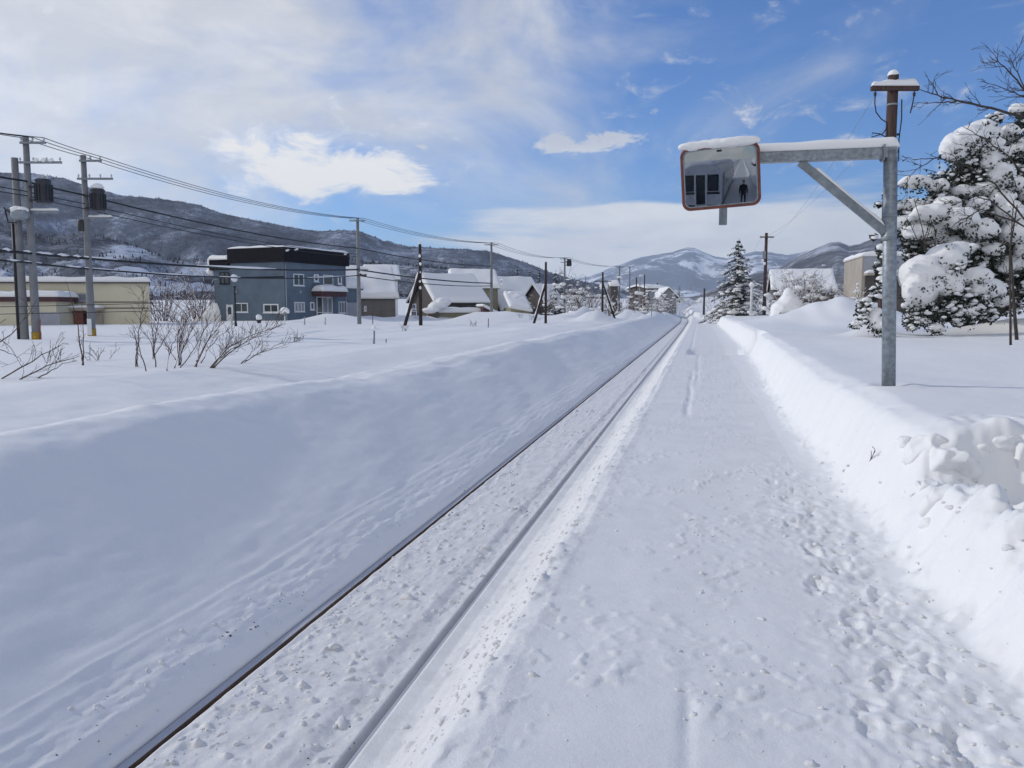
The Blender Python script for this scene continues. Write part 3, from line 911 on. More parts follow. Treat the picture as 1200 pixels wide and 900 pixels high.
for px, py, tp, dep, lab in ((725.5, 356, 312, 142, 'distant twin-legged concrete pole with a small crossarm, left of the road lamp'),
                             (737.5, 356, 312, 150, 'distant concrete pole with a wide crossarm, between the twin-legged pole and the road lamp')):
    tt, bb, aa = line_pole(px, py, px, tp, dep, lab, [(tp + 1, 1.35, 0, 3, 0)], guard=False)
    if px < 730:
        m = MB(); m.tube([bb + RIGHT * -.9 - UP * .4, V3(bb.x, bb.y, ztop(px, 322, bb)) - RIGHT * .1], [.16, .11], 10); m.build('second_leg', M['concrete'], tt, True)
        m = MB(); m.slab(*[V3(bb.x, bb.y, ztop(px, 326, bb)) + RIGHT * a + HEAD * b_ for a, b_ in ((-.4, -.4), (.5, -.4), (.5, .3), (-.4, .3))], .35, 8, 8, .3, .2, 1); m.build('snow_cap', M['snow_soft'], tt, True)
        arms_J = aa

# wooden poles
def wood_pole(px, py, px_top, py_top, depth, label, r=.12, mat='wood', brace=None, arm=None, snow_bits=True, base=None):
    b = base or onground(px, depth, py)
    zt = ztop(px_top, py_top, b)
    t = pole('telegraph_pole', label, b, zt, r, r * .8, M[mat], WOODG)
    if brace:
        (bx, by, fx, fy) = brace
        p0 = P(bx, by, depth + .0); p0.z = min(p0.z, gz(p0.x, p0.y)) - .3
        p1 = V3(b.x, b.y, ztop(fx, fy, b)) - HEAD * .05
        p0 = p0 - HEAD * .05
        MB().tube([p0, p1], [r * .95, r * .8], 12).build('brace', M[mat], t, True)
        d = (p1 - p0).normalized(); off = (UP - d * d.z).normalized() * r * .75
        mm = MB(); k = 9
        mm.tube([p0.lerp(p1, .22 + .74 * i / k) + off + V3(0, 0, .01 * math.sin(i * 2.3)) for i in range(k + 1)], [r * (.5 + .25 * math.sin(i * 1.7) * (0 < i < k)) for i in range(k + 1)], 8)
        mm.build('snow_cap', M['snow_soft'], t, True)
    if snow_bits:
        rr = random.Random(px); mm = MB()
        for i in range(5):
            z = b.z + (zt - b.z) * (.45 + .5 * i / 5) + rr.uniform(-.1, .1)
            mm.ell(V3(b.x, b.y, z) - HEAD * r * .85 + RIGHT * rr.uniform(-.3, .3) * r, (r * .8, r * .4, r * rr.uniform(.5, 1.1)), 1, i, .2)
        mm.ell(V3(b.x, b.y, zt + .01), (r * .85, r * .85, r * .7), 2, 3, .1)
        mm.build('clinging_snow', M['snow_soft'], t, True)
    return t, b, zt
wood_pole(493, 376, 491.5, 286, 58, 'dark wooden pole speckled with snow, its slanting brace towards the taupe house', .13, 'wood', (473, 375, 490, 317))
wood_pole(639.5, 366, 638, 307, 66, 'dark wooden pole braced to the left, in front of the large snow-covered roof', .11, 'wood', (624.5, 361, 637.5, 331), snow_bits=False)
tI, bI, zI = wood_pole(706, 358, 705.5, 319, 82, 'dark wooden pole braced to the right, at the end of the bushes', .11, 'wood', (721, 361, 706, 331), snow_bits=False)
m = MB(); c = V3(bI.x, bI.y, ztop(705, 329.5, bI)); m.box(c, (1.7, .09, .09), RIGHT, HEAD); m.build('crossarm', M['wood'], tI)
wood_pole(745.5, 354, 745.5, 325, 150, 'far short wooden pole just left of the road lamp', .14, 'wood', snow_bits=False)
wood_pole(755, 352, 755, 322, 190, 'far dark pole just right of the road lamp', .15, 'wood', snow_bits=False)
wood_pole(770, 346, 770, 331, 220, 'far dark stub of a pole above the sheds near the round road mirror', .2, 'wood', snow_bits=True)
tK, bK, zK = wood_pole(895.5, 365, 898.5, 273, 80, 'tall brown wooden pole with a short crossarm, right of the snowy conifer', .175, 'wood_red', snow_bits=False)
m = MB(); c = V3(bK.x, bK.y, ztop(898, 278, bK)) - HEAD * .2; m.box(c, (1.35, .12, .12), RIGHT, HEAD); m.build('crossarm', M['wood_red'], tK)
m = MB(); m.box(V3(bK.x, bK.y, ztop(896, 299, bK)) - RIGHT * .2 - HEAD * .1, (.28, .25, .75), RIGHT, HEAD); m.build('switch_box', M['galv'], tK)
m = MB(); m.ell(V3(bK.x, bK.y, ztop(897, 309, bK)) - RIGHT * .15 - HEAD * .17, (.13, .1, .17), 2, 1); m.ell(V3(bK.x, bK.y, ztop(896, 305, bK)) - RIGHT * .3 - HEAD * .1, (.13, .1, .13), 2, 2)
m.build('clinging_snow', M['snow_soft'], tK, True)

# the wooden pole behind the mirror post
DW = 24.0
p = P(1034, 390, DW); bW = V3(p.x, p.y, gz(p.x, p.y))
zW = ztop(1047, 88, bW)
tW = pole('telegraph_pole', 'snow-capped wooden pole with a snowy crossarm and looped wires, rising behind the mirror post', bW, zW, .16, .145, M['wood_red'], WOODG, 18)
cW = V3(bW.x, bW.y, ztop(1046, 105, bW))
adir = (RIGHT - HEAD * .0)
ccW = crossarm(tW, cW, adir, 1.36, .0, M['wood_red'], .13, 2, True, .12, True)
m = MB(); m.ell(V3(bW.x, bW.y, zW + .02), (.15, .15, .13), 3, 4, .08); m.build('snow_cap', M['snow_soft'], tW, True)
m = MB(); m.lathe((bW.x, bW.y, ztop(1046, 124, bW)), [(.152, 0), (.156, .01), (.156, .04), (.152, .05)], 18); m.build('band', M['galv'], tW, True)
def wz(py): return ztop(1045, py, bW)
for sgn, pts in ((-1, [(-.56, 112), (-.57, 122), (-.52, 133), (-.36, 141), (-.2, 145), (-.17, 158), (-.2, 170)]), (1, [(.55, 113), (.52, 122), (.46, 134)]), (1, [(.2, 118), (.22, 140), (.17, 165), (.19, 190)]),
                 (-1, [(-.17, 150), (-.3, 158), (-.62, 162), (-.6, 157), (-.4, 158), (-.2, 162)])):
    MB().tube([V3(bW.x, bW.y, wz(py)) + RIGHT * a - HEAD * .15 for a, py in pts], .016, 6).build('jumper_wire', M['black'], tW, True)
m = MB()
for py in (158, 166, 172, 178): m.box(V3(bW.x, bW.y, wz(py)) + RIGHT * .19 - HEAD * .05, (.07, .05, .06), RIGHT, HEAD)
m.build('clamps', M['iron'], tW)
m = MB()
for k in range(14):
    m.box(V3(bW.x, bW.y, wz(346 + k * 2.9)) - RIGHT * .03 - HEAD * .165, (.10, .03, .05), RIGHT, HEAD)
m.build('marker_strip', M['white'], tW)

# ------------------------------------------------------------------ overhead wires, each run one thing
def wire(pts, r, label, group, sag=.35, snowy=0, mat='black', cat='wire'):
    path = []
    for a, b in zip(pts[:-1], pts[1:]):
        n = 14; L = (b - a).length; s = sag * (L / 30) ** 1.3
        for i in range(n):
            u = i / n
            path.append(a.lerp(b, u) - UP * s * 4 * u * (1 - u))
    path.append(pts[-1])
    m = MB(); m.tube(path, r, 6)
    o = m.build('overhead_wire', M[mat], None, True, pts[0])
    tag(o, label, cat, group)
    if snowy:
        rr = random.Random(int(pts[0].z * 100)); i = 0
        mm = MB()
        while i < len(path) - 3:
            n = rr.randint(2, 5)
            if rr.random() < snowy:
                seg = path[i:i + n]
                mm.tube([q + UP * r * 1.0 for q in seg], [r * .4] + [r * rr.uniform(.8, 1.5) for _ in seg[1:-1]] + [r * .4] if len(seg) > 2 else r * .8, 6)
            i += n
        if mm.v: mm.build('clinging_snow', M['snow_soft'], o, True)
    return o
PW = 'overhead wires of the power line'
def arm_pt(arms, i, f):
    cc, L = arms[i]
    return cc + RIGHT * (L * f) + UP * .20
for k, f in enumerate((-.40, .05, .44)):
    pts = [P(-60, 140 + k * 3.5 + (2 - k) * 3, 31)]
    pts += [arm_pt(armsB, 0, f), arm_pt(armsC, 0, f), arm_pt(armsD, 0, f), arm_pt(armsF, 0, f), arm_pt(armsH, 0, f), arm_pt(arms_J, 0, f), P(812 + k, 333, 330)]
    wire(pts, .017, 'thin overhead wire strung along the tips of the concrete poles from the upper left', PW, .55)
    for q in range(2):
        pass
wire([P(-40, 200, 31), V3(bB.x, bB.y, ztop(35, 213, bB)) - HEAD * .25, V3(bC.x, bC.y, ztop(100, 229, bC)) - HEAD * .25, V3(bD.x, bD.y, ztop(421, 291, bD)) - HEAD * .2, V3(bF.x, bF.y, ztop(576, 312, bF)) - HEAD * .2], .042,
     'thick dark cable sloping from the transformers down to the right above the blue-grey building', PW, .35)
for k in range(2):
    wire([P(-40, 211 + k * 6, 31), V3(bB.x, bB.y, ztop(36, 225 + k * 5, bB)) - HEAD * .2, V3(bC.x, bC.y, ztop(101, 239 + k * 6, bC)) - HEAD * .2, V3(bD.x, bD.y, ztop(421, 298 + k * 3, bD)) - HEAD * .2], .02,
         'thin wire running just below the thick dark cable between the transformer poles', PW, .35)
wire([P(-40, 289, 30), V3(bB.x, bB.y, ztop(39, 297, bB)) - HEAD * .3, V3(bC.x, bC.y, ztop(104, 303, bC)) - HEAD * .3, V3(bD.x, bD.y, ztop(421, 316, bD)) - HEAD * .2, V3(bF.x, bF.y, ztop(576, 332, bF)) - HEAD * .2], .06,
     'upper of two snow-clad cables crossing in front of the cream building and the blue-grey front', PW, .25, .62)
wire([P(-40, 300, 30), V3(bB.x, bB.y, ztop(39, 308, bB)) - HEAD * .3, V3(bC.x, bC.y, ztop(104, 315, bC)) - HEAD * .3, V3(bD.x, bD.y, ztop(421, 323, bD)) - HEAD * .2, V3(bF.x, bF.y, ztop(576, 335, bF)) - HEAD * .2], .04,
     'lower of two snow-clad cables crossing in front of the cream building and the blue-grey front', PW, .35, .55)
for k, (py0, py1) in enumerate(((365 - 1.5, 365), (372, 374))):
    wire([P(-60, py0 - 3, 27), P(190, py1 - 10, 29)], .011, ('upper' if k == 0 else 'lower') + ' of two thin low wires passing in front of the cream building', 'low wires by the cream building', .1)
wire([ccW - RIGHT * .56 - UP * .2, V3(bK.x, bK.y, ztop(897, 279, bK)) + RIGHT * .5, P(842, 330, 230)], .007, 'faint thin wire from the snowy crossarm behind the mirror, left side', 'faint wires from the wooden pole', .3, 0, 'galv')
wire([ccW + RIGHT * .56 - UP * .2, V3(bK.x, bK.y, ztop(897, 279, bK)) - RIGHT * .5, P(843, 331, 230)], .007, 'faint thin wire from the snowy crossarm behind the mirror, right side', 'faint wires from the wooden pole', .3, 0, 'galv')

# ------------------------------------------------------------------ buildings
def cw(r, f):
    """point given right/forward of the eye on the plan"""
    return V3(EYE.x, EYE.y, 0) + RIGHT * r + HEAD * f

class Facade:
    """a wall plane standing on the plan line c0 + d*t; windows are placed from measured photo positions"""
    def __init__(self, c0, d, out):
        self.c, self.d = c0, d.normalized()
        n = V3(-self.d.y, self.d.x, 0)
        self.n = n if n.dot(out) > 0 else -n
    def tz(self, px, py):
        d = ray(px, py)
        o = V3(self.c.x, self.c.y, 0) - V3(EYE.x, EYE.y, 0)
        # EYE + d*s on the plane n.(p-c)=0
        s = self.n.dot(o) / (self.n.x * d.x + self.n.y * d.y)
        p = EYE + d * s
        return (V3(p.x, p.y, 0) - V3(self.c.x, self.c.y, 0)).dot(self.d), p.z
    def pt(self, t, z, off=0):
        return V3(self.c.x, self.c.y, 0) + self.d * t + self.n * off + V3(0, 0, z)
    def rect(self, m, t0, t1, z0, z1, o0, o1):
        m.prism([self.pt(t0, z0, o0), self.pt(t1, z0, o0), self.pt(t1, z1, o0), self.pt(t0, z1, o0)], self.n * (o1 - o0))
    def window(self, par, a, b, mull=1, fr=.09, frame='white', glass='glass', name='window', sill=True):
        (t0, z1), (t1, z0) = self.tz(*a), self.tz(*b)
        if t0 > t1: t0, t1 = t1, t0
        m = MB()
        self.rect(m, t0, t0 + fr, z0, z1, .005, .07); self.rect(m, t1 - fr, t1, z0, z1, .005, .07)
        self.rect(m, t0 + fr, t1 - fr, z1 - fr, z1, .005, .07); self.rect(m, t0 + fr, t1 - fr, z0, z0 + fr, .005, .07)
        for k in range(mull):
            tm = t0 + (t1 - t0) * (k + 1) / (mull + 1)
            self.rect(m, tm - .03, tm + .03, z0 + fr, z1 - fr, .005, .06)
        if sill: self.rect(m, t0 - .06, t1 + .06, z0 - .07, z0 - .003, .0, .13)
        w = m.build(name, M[frame], par)
        p = MB(); self.rect(p, t0 + fr - .02, t1 - fr + .02, z0 + fr - .02, z1 - fr + .02, .008, .03)
        p.build('pane', M[glass], w)
        return w

# --- the blue-grey house
def blue_house():
    C = cw(-22.3, 80.0)
    d1 = RIGHT * .423 + HEAD * .906; d2 = RIGHT * -.906 + HEAD * .423
    zb = -.2
    t = empty('house', V3(C.x, C.y, .83), 'blue-grey two-storey house with a wide black fascia and a snow-topped porch canopy', 'house', 'houses beyond the field')
    A = Facade(C, d1, RIGHT * .9 - HEAD * .4); B = Facade(C, d2, -HEAD * .9 - RIGHT * .4)
    def q(a, b, z): return C * 1 + d1 * a + d2 * b + V3(0, 0, z)
    L1, L2 = 9.9, 6.9
    def blk(name, a0, a1, b0, b1, z0, z1, mat, bev=0):
        m = MB(); m.prism([q(a0, b0, z0), q(a1, b0, z0), q(a1, b1, z0), q(a0, b1, z0)], (0, 0, z1 - z0))
        return m.build(name, M[mat], t, bevel=bev)
    blk('wall', 0, L1, 0, L2, zb, 6.9, 'blue_wall')
    blk('wall', .02, L1 - .4, L2, 9.2, zb, 6.3, 'blue_wall')
    blk('wall', L1, 13.0, .25, 6.5, zb, 4.25, 'blue_wall')
    blk('fascia', -.3, L1 + .3, -.3, L2 + .1, 6.78, 8.2, 'blackpaint')
    blk('fascia', -.25, L1 - .2, L2 + .12, 9.5, 6.15, 7.15, 'blackpaint')
    blk('eaves', L1 + .003, 13.2, .05, 6.7, 4.253, 4.42, 'blue_wall')
    def cap(a0, a1, b0, b1, z, th, seed, nm='snow_cap', amp=.3):
        m = MB(); m.slab(q(a0, b0, z), q(a1, b0, z), q(a1, b1, z), q(a0, b1, z), th, 24, 18, .5, amp, seed, .8)
        m.build(nm, M['snow_roof'], t, True)
    cap(-.3, L1 + .3, -.3, L2 + .1, 8.203, .24, 1); cap(-.3, L1 - .2, L2 + .1, 9.75, 7.153, .5, 2); cap(L1 + .05, 13.3, -.05, 6.7, 4.423, 1.25, 3, amp=.1)
    m = MB(); m.add(*fused([(q(.2, 9.7, 6.9), (.35, .35, .45)), (q(.2, 9.85, 6.4), (.3, .3, .45)), (q(.1, 9.75, 5.95), (.45, .4, .3))], .06, .02, 4)); m.build('snow_overhang', M['snow_roof'], t, True)
    for px, py in ((325, 293), (343, 293), (401, 298)):
        t0, z = A.tz(px, py); mm = MB()
        if px < 335: t0 = max(t0, .05)
        mm.add(*fused([(q(max(t0, 0), -.33, z), (.28, .12, .10)), (q(max(t0, 0) + .2, -.33, z + .1), (.2, .1, .10))], .04, .01, 3)); mm.build('clinging_snow', M['snow_roof'], t, True)
    # right front, measured windows
    s = lambda x, y: (235 + x / 6, 280 + y / 6)
    A.window(t, s(650, 244), s(726, 330), 1); A.window(t, s(796, 248), s(828, 302), 0, .14); A.window(t, s(860, 252), s(930, 326), 0, .08); A.window(t, s(962, 258), s(991, 320), 0, .16)
    A.window(t, s(658, 443), s(730, 512), 2, glass='glass_pale'); A.window(t, s(769, 443), s(798, 500), 0, .13); A.window(t, s(968, 440), s(1027, 522), 2, glass='glass_pale')
    # entrance
    (t0, z1), (t1, z0) = A.tz(*s(812, 412)), A.tz(*s(926, 530))
    z0 = -.2
    m = MB()
    for a, b in ((t0, t0 + .1), (t0 + (t1 - t0) * .34, t0 + (t1 - t0) * .34 + .12), (t0 + (t1 - t0) * .68, t0 + (t1 - t0) * .68 + .08), (t1 - .1, t1)): A.rect(m, a, b, z0, z1, .005, .09)
    A.rect(m, t0, t1, z1 + .003, z1 + .1, .005, .09); A.rect(m, t0 + .1, t1 - .1, z0 + 1.95, z0 + 2.05, .006, .07)
    door = m.build('door', M['white'], t)
    m = MB(); A.rect(m, t0 + .05, t0 + (t1 - t0) * .36, z0, z1, .002, .03); m.build('pane', M['glass'], door)
    m = MB(); A.rect(m, t0 + (t1 - t0) * .37, t1 - .05, z0, z1, .002, .03); m.build('pane', M['glass_pale'], door)
    (c0, cz1), (c1, cz0) = A.tz(*s(781, 368)), A.tz(*s(956, 408))
    m = MB(); A.rect(m, c0, c1, cz0, cz1, .0, 1.3); can = m.build('canopy', M['maroon'], t)
    m = MB(); m.slab(A.pt(c0 - .12, cz1 + .003, 1.5), A.pt(c1 + .15, cz1 + .003, 1.5), A.pt(c1 + .15, cz1 + .003, .02), A.pt(c0 - .12, cz1 + .003, .02), .62, 22, 12, .4, .2, 4, 1.0); m.build('snow_cap', M['snow_roof'], can, True)
    (g0, gz1), (g1, gz0) = A.tz(*s(1038, 447)), A.tz(*s(1128, 560))
    F2 = Facade(C - A.n * .25, d1, A.n)
    m = MB(); F2.rect(m, g0, g1 + .1, -.2, gz1, .004, .05); m.build('garage_door', M['grey_door'], t)
    # left front
    B.window(t, s(136, 236), s(205, 315), 1, .05, 'blackpaint'); B.window(t, s(244, 450), s(336, 516), 1, .09); B.window(t, s(444, 457), s(551, 519), 1, .12)
    (t0, z1), (t1, z0) = B.tz(*s(183, 462)), B.tz(*s(232, 556))
    lo, hi = min(t0, t1), max(t0, t1)
    m = MB(); B.rect(m, lo, hi, zb, z1, .004, .06); dr = m.build('side_door', M['white'], t)
    m = MB(); B.rect(m, lo + .2, hi - .2, z1 - 1.0, z1 - .25, .061, .07); m.build('pane', M['glass'], dr)
    for tt, ff in ((9.75, A), (.12, A)):                # rainwater pipes
        m = MB(); m.tube([ff.pt(tt, -.2, .09), ff.pt(tt, 6.75, .09)], .05, 8); m.build('downpipe', M['grey_door'], t, True)
    for px, py in ((252, 372), (700, 372)):              # vent cowls
        ff = B if px < 600 else A
        tv, zv = ff.tz(*s(px, py)); m = MB(); ff.rect(m, tv - .12, tv + .12, zv - .12, zv + .12, .003, .12); m.build('vent', M['grey_door'], t)
    p0, zz = B.tz(*s(240, 278)); p1, _ = B.tz(*s(590, 280))
    m = MB(); B.rect(m, min(p0, p1), max(p0, p1), zz, zz + .12, .004, .05); m.build('trim_rail', M['blackpaint'], t)
blue_house()

def box_house(name, label, corners, z0, z1, wall, roof='flat', snow_t=.5, group='houses beyond the field', cat='house'):
    t = empty(name, V3(corners[0].x, corners[0].y, z0), label, cat, group)
    m = MB(); m.prism([c + V3(0, 0, z0) for c in corners], (0, 0, z1 - z0)); m.build('wall', M[wall], t)
    return t

def gable_house(name, label, A0, d, L, W, z0, ze, zr, wall, gable=None, over=.5, snow=.55, front_wall=None, back=None, group='houses beyond the field', seed=0):
    """front wall from A0 along d (length L), depth W away from us; ridge parallel to d"""
    d = d.normalized(); n = V3(-d.y, d.x, 0)
    if n.dot(HEAD) < 0: n = -n
    back = ze if back is None else back
    t = empty(name, V3(A0.x, A0.y, max(z0, .5)), label, 'house', group)
    def q(a, b, z): return A0 + d * a + n * b + V3(0, 0, z)
    m = MB()
    m.prism([q(0, 0, z0), q(0, 0, ze), q(0, W / 2, zr), q(0, W, back), q(0, W, z0)], d * L)
    m.build('wall', M[wall], t)
    if gable:
        m = MB(); m.prism([q(L + .004, 0, z0), q(L + .004, W, z0), q(L + .004, W, back), q(L + .004, W / 2, zr), q(L + .004, 0, ze)], d * .06); m.build('gable_wall', M[gable], t)
    sl = (zr - ze) / (W / 2); sl2 = (zr - back) / (W / 2)
    th = .14
    m = MB()
    m.prism([q(-over, -over, ze - over * sl + .01), q(-over, W / 2, zr + .01), q(-over, W + over, back - over * sl2 + .01), q(-over, W + over, back - over * sl2 + .01 + th), q(-over, W / 2, zr + .01 + th), q(-over, -over, ze - over * sl + .01 + th)], d * (L + 2 * over))
    rf = m.build('roof', M['blackpaint'], t)
    e = over + .15
    m = MB()
    zt = .013 + th
    m.slab(q(-e, -e, ze - e * sl + zt), q(L + e, -e, ze - e * sl + zt), q(L + e, W / 2 + .05, zr + zt), q(-e, W / 2 + .05, zr + zt), snow, 40, 24, .35, .22, seed, .5)
    m.slab(q(-e, W / 2 - .05, zr + zt - .002), q(L + e, W / 2 - .05, zr + zt - .002), q(L + e, W + e, back - e * sl2 + zt), q(-e, W + e, back - e * sl2 + zt), snow, 40, 16, .35, .12, seed + 1, .5)
    m.build('snow_cover', M['snow_roof'], rf, True)
    return t, q, Facade(A0, d, -n), Facade(A0 + d * (L + .064), n, d)

def at_depth(px, dep): return cw((px - 600) / F * dep, dep)

# taupe house right of the blue one
A0 = at_depth(408, 97); A1 = at_depth(463.5, 98.5)
t, q, fr, gb = gable_house('house', 'taupe house with a big snow roof and a grey gable, behind the braced dark pole', A0, A1 - A0, (A1 - A0).length, 11.5, -.5, 3.5, 7.0, 'brown_wall', 'grey_wall', .35, .55, seed=3)
fr.window(t, (426.5, 358.5), (429.5, 364.5), 0, .12)
gb.window(t, (481, 356), (487, 362.5), 1, .12, glass='glass_pale'); gb.window(t, (482, 364), (488, 371), 1, .12, glass='glass_pale')
# small roof beyond it
A0 = at_depth(431, 128); A1 = at_depth(467, 129)
gable_house('house', 'distant white roof ridge just above the taupe house', A0, A1 - A0, (A1 - A0).length, 7, 0, 6.8, 8.8, 'white', None, .3, .4, seed=5)
# low house with the dark gable
A0 = at_depth(512, 92); A1 = at_depth(567, 95)
t, q, fr, gb = gable_house('house', 'low snow-roofed house with a dark wall band and small dark gable end', A0, A1 - A0, (A1 - A0).length, 7.0, -.5, 3.15, 5.85, 'dark_wall', 'blue_wall', .45, .5, seed=7)
fr2 = Facade(at_depth(513, 88.5), A1 - A0, -HEAD)
m = MB(); fr2.rect(m, 0, 5.4, -.5, 1.75, -2.6, 0); an = m.build('annex_wall', M['olive_wall'], t)
m = MB(); m.slab(fr2.pt(-.3, 1.753, .4), fr2.pt(5.7, 1.753, .4), fr2.pt(5.7, 1.753, -2.7), fr2.pt(-.3, 1.753, -2.7), .55, 30, 10, .4, .2, 3, .8); m.build('snow_cap', M['snow_roof'], an, True)
m = MB(); pr = at_depth(502, 87)
f3 = Facade(pr, RIGHT, -HEAD); f3.rect(m, 0, 1.05, -.5, 1.85, -2, 0); ph = m.build('porch', M['dark_wall'], t)
m = MB(); m.add(*fused([(f3.pt(.3, 2.0, -.6), (.95, 1.2, .35)), (f3.pt(.9, 2.5, -1.2), (.95, 1.3, .5)), (f3.pt(1.5, 2.9, -1.6), (.8, 1.2, .5))], .09, .03, 5)); m.build('snow_cap', M['snow_roof'], ph, True)
# ochre gabled house behind
A0 = at_depth(533, 112); A1 = at_depth(583, 113)
t, q, fr, gb = gable_house('house', 'house with an ochre gable end, its snow roof above the low dark-banded house', A0, A1 - A0, (A1 - A0).length, 9.0, -.5, 5.0, 7.3, 'yellow_wall', 'yellow_wall', .3, .5, seed=11)
gb.window(t, (586.5, 327), (588.5, 333), 0, .15, sill=False)
# maroon lean-to
A0 = at_depth(566, 90); f4 = Facade(A0, RIGHT * .9 + HEAD * .3, -HEAD)
t = empty('shed', V3(A0.x, A0.y, .8), 'low maroon lean-to at the right end of the low house, under sliding snow', 'shed', 'houses beyond the field')
m = MB(); m.prism([f4.pt(0, -.5, 0), f4.pt(2.6, -.5, 0), f4.pt(2.6, .9, 0), f4.pt(0, 2.4, 0)], -f4.n * 2.5); m.build('wall', M['maroon'], t)
m = MB(); m.slab(f4.pt(-.1, 2.5, .3), f4.pt(2.9, .95, .3), f4.pt(2.9, .95, -2.7), f4.pt(-.1, 2.5, -2.7), .35, 12, 8, .3, .2, 2); m.build('snow_cap', M['snow_roof'], t, True)
# big steep roof with the olive end
A0 = at_depth(588, 118); A1 = at_depth(641, 121)
t, q, fr, gb = gable_house('house', 'big hipped snow roof reaching almost to the ground over an olive wall', A0, A1 - A0, (A1 - A0).length, 12, -.5, 1.9, 6.6, 'olive_wall', 'grey_wall', .2, .5, seed=13)
f5 = Facade(at_depth(598.5, 105), RIGHT * .95 + HEAD * .12, -HEAD)
m = MB(); f5.rect(m, 0, 2.6, -.4, 2.25, -8, 0); m.build('annex_wall', M['olive_wall'], t)
m = MB(); m.slab(f5.pt(-.2, 2.2, .3), f5.pt(2.9, 1.7, .3), f5.pt(2.9, 4.2, -8), f5.pt(-.2, 4.4, -8), .4, 12, 8, .3, .3, 5); m.build('snow_cap', M['snow_roof'], t, True)
A0 = at_depth(641, 116); A1 = at_depth(655, 117)
t, q, fr, gb = gable_house('house', 'small grey-roofed house with a dark porch, left of the snowy spruce', A0, A1 - A0, (A1 - A0).length + .6, 7, -.5, 2.9, 5.6, 'dark_wall', None, .3, .12, seed=15)

# --- the long cream building
def cream():
    dA = 63.0
    c0 = at_depth(-60, dA); c1 = at_depth(177.5, dA + 1)
    f = Facade(c0, c1 - c0, -HEAD); L = (c1 - c0).length; f.n = f.n if f.n.dot(HEAD) < 0 else -f.n
    t = empty('industrial_building', V3(c1.x, c1.y, .9), 'long cream flat-roofed building with a snow-edged roof, behind the two transformer poles', 'building', 'houses beyond the field')
    ze = EYE.z + (360 - 332.0) / F * dA
    zb = -.3
    bk = ((c1 - V3(EYE.x, EYE.y, 0)).normalized()) * 9.5       # the end wall runs straight away from us
    m = MB(); m.prism([f.pt(0, zb), f.pt(L, zb), f.pt(L, ze), f.pt(0, ze)], bk); m.build('wall', M['beige_wall'], t)
    m = MB(); m.prism([f.pt(-.2, ze + .003, .25), f.pt(L + .2, ze + .003, .25), f.pt(L + .2, ze + .10, .25), f.pt(-.2, ze + .10, .25)], bk); m.build('eaves', M['dark_wall'], t)
    m = MB(); m.slab(f.pt(-.3, ze + .103, .38), f.pt(L + .3, ze + .103, .38), f.pt(L + .3, ze + .103, .3) + bk, f.pt(-.3, ze + .103, .3) + bk, .40, 80, 12, .35, .18, 3, .7); m.build('snow_cap', M['snow_roof'], t, True)
    m = MB()
    for py in (354.5, 361.5):
        z = f.tz(150, py)[1]; f.rect(m, .1, L - .1, z, z + .07, .004, .04)
    m.build('wall_trim', M['dark_wall'], t)
    # annex on the left
    g = Facade(at_depth(-60, dA - 3), c1 - c0, -HEAD); tl, zz = g.tz(70, 348)
    m = MB(); g.rect(m, 0, tl - .3, zb, zz - .35, -2.9, 0); an = m.build('annex_wall', M['beige_wall'], t)
    m = MB(); g.rect(m, -.1, tl, zz - .347, zz, -2.9, .3); m.build('canopy_edge', M['maroon'], an)
    m = MB(); m.slab(g.pt(-.2, zz + .003, .4), g.pt(tl + .1, zz + .003, .4), g.pt(tl + .1, zz + .003, -2.9), g.pt(-.2, zz + .003, -2.9), .42, 40, 8, .3, .2, 5, .9); m.build('snow_cap', M['snow_roof'], an, True)
    f.window(t, (91, 343.5), (103, 353), 0, .12, 'grey_door', 'glass_pale'); f.window(t, (80, 343.5), (83.5, 350.5), 0, .05, 'blackpaint', sill=False)
    a, z1 = f.tz(84, 364); b, z0 = f.tz(123, 375)
    m = MB(); f.rect(m, a, b, z1, z1 + .22, .0, 1.2); pc = m.build('porch_roof', M['tan_wall'], t)
    m = MB(); m.slab(f.pt(a - .1, z1 + .223, 1.3), f.pt(b + .1, z1 + .223, 1.3), f.pt(b + .1, z1 + .223, .02), f.pt(a - .1, z1 + .223, .02), .22, 16, 6, .2, .2, 3); m.build('snow_cap', M['snow_roof'], pc, True)
    m = MB(); f.rect(m, a + .4, a + 1.0, zb, z1 - .003, .004, .5); m.build('porch_side', M['red_paint'], t)
    m = MB(); f.rect(m, a + 1.0, b - .9, zb, z1 - .1, .004, .08); m.build('doorway', M['glass'], t)
    m = MB(); f.rect(m, b - .9, b - .1, zb, z1 - .003, .004, .4); m.build('porch_side', M['tan_wall'], t)
    tt, z = g.tz(57, 366)
    m = MB(); g.rect(m, tt - .8, tt + .8, zb, z, .004, .06); m.build('shutter_door', M['grey_door'], an)
cream()

# --- right of the line
A0 = at_depth(1008.5, 62); A1 = at_depth(1026, 60)
c = at_depth(1006.5, 62.0)
d1 = (RIGHT * .97 - HEAD * .12).normalized(); d2 = (RIGHT * 1.4 + HEAD * 6).normalized()
t = empty('building', V3(c.x, c.y, 1.8), 'small tan flat-roofed building, sunlit on its left face, beside the snow-laden evergreens', 'building')
fa = Facade(c, d1, -HEAD); fb = Facade(c, d2, -RIGHT)
_, ztp = fa.tz(1007, 300.5); _, zmd = fa.tz(1010, 323)
m = MB(); m.prism([c + V3(0, 0, 0), c + d1 * 7 + V3(0, 0, 0), c + d1 * 7 + d2 * 8 + V3(0, 0, 0), c + d2 * 8 + V3(0, 0, 0)], (0, 0, ztp)); m.build('wall', M['tan_wall'], t)
m = MB(); fa.rect(m, .1, 7, zmd + .2, ztp - .02, .004, .05); m.build('front_panel', M['grey_door'], t)
